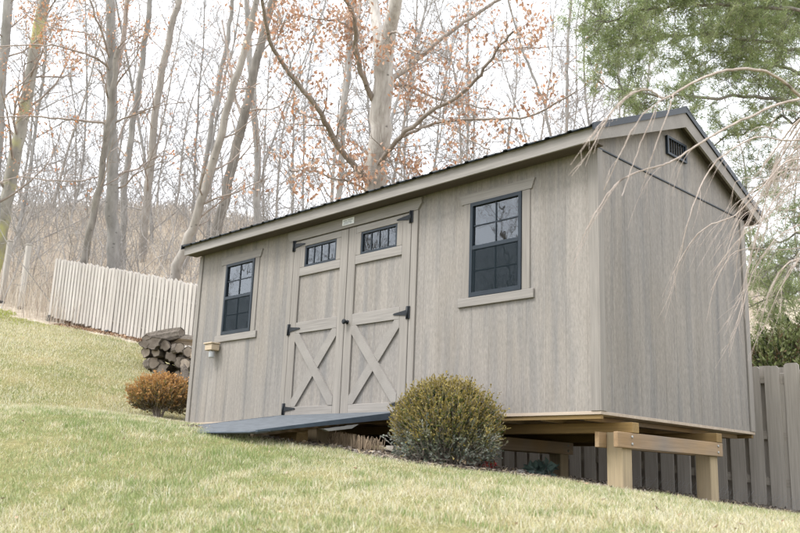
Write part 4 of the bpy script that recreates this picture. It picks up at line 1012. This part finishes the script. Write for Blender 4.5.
p = at(541, 470, 1, .75); sprig('broad_leaved_plant', 'low blue-green broad-leaved plant in the mulch beneath the shed floor', (p[0], p[1], g1(p[0], p[1])), 8, .14, np.array([(.17, .24, .21), (.22, .29, .26), (.13, .19, .16)]), .11, 8, .7)
def rock(label, x, y, r, seed, group=None):
    rg = np.random.default_rng(seed); bm = bmesh.new(); bmesh.ops.create_icosphere(bm, subdivisions=2, radius=r)
    for v in bm.verts: v.co *= 1+rg.normal(0, .09); v.co.z *= .65
    me = bpy.data.meshes.new('stone'); bm.to_mesh(me); bm.free(); me.materials.append(MAT['stone']); o = link(bpy.data.objects.new('stone', me), None, (x, y, g1(x, y)+r*.35)); tag(o, label, 'stone', group)
p = at(538, 462, 1, .9); rock('pale stone beside the blue-green plant under the shed', p[0], p[1], .07, 1)
p = at(520, 474, 1, .35); rock('grey stone in the mulch between red sprig and blue-green plant', p[0], p[1], .05, 2)
# wire netting along the foot of the board fence
tb = Tubes()
for k in range(60):
    x = 4.2+k*.035; z = fz(x)+.0
    for q in range(3):
        y = FENCE_Y-.20-.05*math.sin(k*.4); s = 1 if (k+q) % 2 else -1
        tb.add([(x, y, z+q*.05), (x+.035, y, z+q*.05+s*.02+.02), (x+.035, y, z+q*.05+.05)], [.0018]*3, 3)
nt_ = tb.obj('wire_netting', MAT['zinc']); tag(nt_, 'low grey wire netting along the foot of the board fence under the shed', 'netting')

# ------------------------------------------------------------------ far house beyond the wood
hp = dep(152, 246, 62); HX, HY, HZ = hp; hz0 = g1(HX, HY)-1
hs_ = empty('far_house', (HX, HY, hz0), 'distant low house with brown roof showing between the trees', 'house')
ha = YAW+.25; ux = np.array([math.cos(ha), math.sin(ha)]); uy = np.array([-math.sin(ha), math.cos(ha)])
def hprism(nm, prof, a, b, mat, par):     # prof in (depth, z), extruded along the house's length
    V = []
    for s in (a, b):
        for (d_, z_) in prof: q = np.array([HX, HY])+ux*s+uy*d_; V.append((q[0], q[1], z_))
    n = len(prof); F = [list(range(n)), list(range(n, 2*n))[::-1]]+[[i, n+i, n+(i+1) % n, (i+1) % n] for i in range(n)]
    V = np.array(V); c = V.mean(0); me = bpy.data.meshes.new(nm); me.from_pydata((V-c).tolist(), [], F); me.materials.append(mat)
    bm = bmesh.new(); bm.from_mesh(me); bmesh.ops.recalc_face_normals(bm, faces=bm.faces); bm.to_mesh(me); bm.free(); return link(bpy.data.objects.new(nm, me), par, c)
MAT['hwall'] = plain('house_wall', (.30, .26, .22), .9, .1, 2); MAT['hroof'] = plain('house_roof', (.17, .14, .125), .9, .2, 3)
zw = HZ+.6
hprism('wall', [(-2.2, hz0), (2.2, hz0), (2.2, zw), (0, zw+1.5), (-2.2, zw)], -1.9, 1.9, MAT['hwall'], hs_)
rf = hprism('roof', [(-2.6, zw-.15), (0, zw+1.6), (2.6, zw-.15), (2.6, zw+.05), (0, zw+1.8), (-2.6, zw+.05)], -2.2, 2.2, MAT['hroof'], hs_)
hprism('chimney', [(-.3, zw+1.2), (.3, zw+1.2), (.3, zw+2.5), (-.3, zw+2.5)], .9, 1.5, MAT['hwall'], rf)
for s in (-1.1, .8): hprism('window', [(-2.26, zw-1.3), (-2.2, zw-1.3), (-2.2, zw-.4), (-2.26, zw-.4)], s-.35, s+.35, MAT['frame'], hs_)

# ------------------------------------------------------------------ grass and brush
def blades(name, x, y, ln_, wd, lean, col, rg, label, cat, zo=-.01, mat='grass'):
    n = len(x); z = gz(x, y)+zo; a = rg.uniform(0, 2*math.pi, n); P = np.stack([x, y, z], 1)
    d = np.stack([np.cos(a), np.sin(a), np.zeros(n)], 1); b = rg.uniform(0, 2*math.pi, n); w = np.stack([np.cos(b), np.sin(b), np.zeros(n)], 1)*wd[:, None]*.5
    l1 = (lean*ln_)[:, None]; h = (ln_*np.sqrt(np.clip(1-lean**2, .04, 1)))[:, None]; up = np.array([0, 0, 1.0])
    mid = P+d*l1*.35+up*h*.62; tip = P+d*l1+up*h
    V = np.stack([P-w, P+w, mid+w*.8, mid-w*.8, tip], 1).reshape(-1, 3); i = np.arange(n)[:, None]*5
    F4 = np.concatenate([i, i+1, i+2, i+3], 1); F3 = np.concatenate([i+3, i+2, i+4], 1)
    o = link(bpy.data.objects.new(name, mesh_np(name, V, [F4, F3], MAT[mat], False, np.repeat(col, 5, 0)))); o['kind'] = 'stuff'
    return tag(o, label, cat)
GREEN = np.array([(.33, .37, .16), (.41, .44, .22), (.18, .235, .08), (.47, .50, .29), (.26, .31, .12)]); STRAW = np.array([(.60, .54, .34), (.68, .63, .46), (.50, .42, .24), (.52, .49, .27), (.74, .70, .57)])
def lawn_colours(x, y, rg, bias=0):
    n = len(x); s = .28*vnoise(x, y, 1.1, 11)+.32*vnoise(x, y, .33, 12)+.40*vnoise(x, y, .09, 13)
    f = np.clip((s-.47+bias)*3.4+.5, .10, .94); k = rg.random(n) < f
    c = np.where(k[:, None], STRAW[rg.integers(0, len(STRAW), n)], GREEN[rg.integers(0, len(GREEN), n)])
    return c*rg.uniform(.65, 1.2, (n, 1)), k
rg = np.random.default_rng(77); n = 430000
Zs = rg.uniform(1.6, 10.5, n); ls = rg.uniform(-.56, .56, n)*Zs
x = CAM[0]+FW[0]/math.cos(PIT)*Zs+_r[0]*ls; y = CAM[1]+FW[1]/math.cos(PIT)*Zs+_r[1]*ls
k = surf(x, y) == 0; x, y, Zs = x[k], y[k], Zs[k]
left = np.clip((5-x)/4, 0, 1)*np.clip((y+4.6)/1.5, 0, 1)
c, isst = lawn_colours(x, y, rg, -.015-.045*left)
h = .35+.65*vnoise(x, y, .18, 21)
cl = (vnoise(x, y, .16, 41) > .80) & (vnoise(x, y, 1.0, 42) > .4); c[cl & (rg.random(len(x)) < .4)] = np.array([.20, .28, .09]); isst = isst & ~cl
ln_ = np.where(cl, 1.25, 1.0)*np.where(isst, rg.uniform(.025, .065, len(x)), rg.uniform(.022, .052, len(x)))*(.5+.7*h); lean = np.where(isst, rg.uniform(.3, .97, len(x)), rg.uniform(.05, .75, len(x)))
blades('lawn_grass', x, y, ln_, np.maximum(.003, .0005*Zs)*rg.uniform(.7, 1.3, len(x)), lean, c, rg, 'short lawn grass mixed green and straw in front of the shed', 'grass')
n = 170000; Zs = rg.uniform(9.5, 22.5, n); ls = rg.uniform(-.58, -.16, n)*Zs
x = CAM[0]+FW[0]/math.cos(PIT)*Zs+_r[0]*ls; y = CAM[1]+FW[1]/math.cos(PIT)*Zs+_r[1]*ls
k = (surf(x, y) == 0) & (x < 1); x, y, Zs = x[k], y[k], Zs[k]
c, isst = lawn_colours(x, y, rg, .26)
moss = np.exp(-(((x-PF0[0]+1.0)/1.5)**2+((y-PF0[1]+.3)/.7)**2)); mk = rg.random(len(x)) < moss*.85
c[mk] = np.array([.36, .40, .07])*rg.uniform(.8, 1.2, (mk.sum(), 1))
blades('slope_grass', x, y, rg.uniform(.03, .07, len(x)), .00045*Zs*rg.uniform(.7, 1.3, len(x)), rg.uniform(.1, .95, len(x)), c, rg, 'straw-yellow grass on the slope below the picket fence', 'grass')
def lawn_xy(rg, n):
    z = rg.uniform(2.5, 20, n); l = rg.uniform(-.55, .5, n)*z; x = CAM[0]+FW[0]/math.cos(PIT)*z+_r[0]*l; y = CAM[1]+FW[1]/math.cos(PIT)*z+_r[1]*l; k = surf(x, y) == 0; return x[k], y[k]
tag(scatter_litter('fallen_leaves', 260, lawn_xy, 12, .032, np.array([(.36, .26, .18), (.30, .20, .13), (.44, .35, .26)]), .022, .6), 'scattered dry brown leaves lying on the lawn', 'fallen leaves')
# tan brush on the bank behind the fences
n = 60000; Zs = rg.uniform(19, 44, n); ls = rg.uniform(-.62, .45, n)*Zs
x = CAM[0]+FW[0]/math.cos(PIT)*Zs+_r[0]*ls; y = CAM[1]+FW[1]/math.cos(PIT)*Zs+_r[1]*ls
k = (surf(x, y) == 2) & (y > FENCE_Y+1) | ((surf(x, y) == 2) & (x < -5)); x, y, Zs = x[k], y[k], Zs[k]
tall = vnoise(x, y, 2.2, 31)
pal = np.array([(.60, .54, .46), (.52, .46, .39), (.67, .61, .53), (.42, .36, .31), (.56, .47, .38)]); c = pal[rg.integers(0, 5, len(x))]*rg.uniform(.8, 1.2, (len(x), 1))
blades('dry_brush', x, y, (.3+.9*tall)*np.where(x > 0, .5, 1)*rg.uniform(.5, 1.3, len(x)), .0006*Zs*rg.uniform(.6, 1.4, len(x)), rg.uniform(.0, .55, len(x)), c, rg, 'tan dry brush and tall dead grass on the wooded bank', 'brush')
tb = Tubes(); tips = []
for k in range(620):
    Z = rg.uniform(20, 46); u = rg.uniform(-60, 340) if k < 540 else rg.uniform(740, 900); p = dep(u, 270, Z)
    if surf(p[:1], p[1:2])[0] != 2: continue
    b = np.array([p[0], p[1], g1(p[0], p[1])-.05]); Q = wander(b, (rg.normal(0, .35), rg.normal(0, .35), 1), rg.uniform(1.2, 4.6), 6, rg, .35, .02); tb.add(Q, np.linspace(.014, .005, 7), 4)
    twigs(tb, Q, .012, rg, 6, 1.0, 3, .5, tips, .15, .05, .004, 0, .4)
o = tb.obj('undergrowth', MAT['twig_pale']); o['kind'] = 'stuff'; tag(o, 'tangle of thin bare saplings and briars on the bank', 'undergrowth')
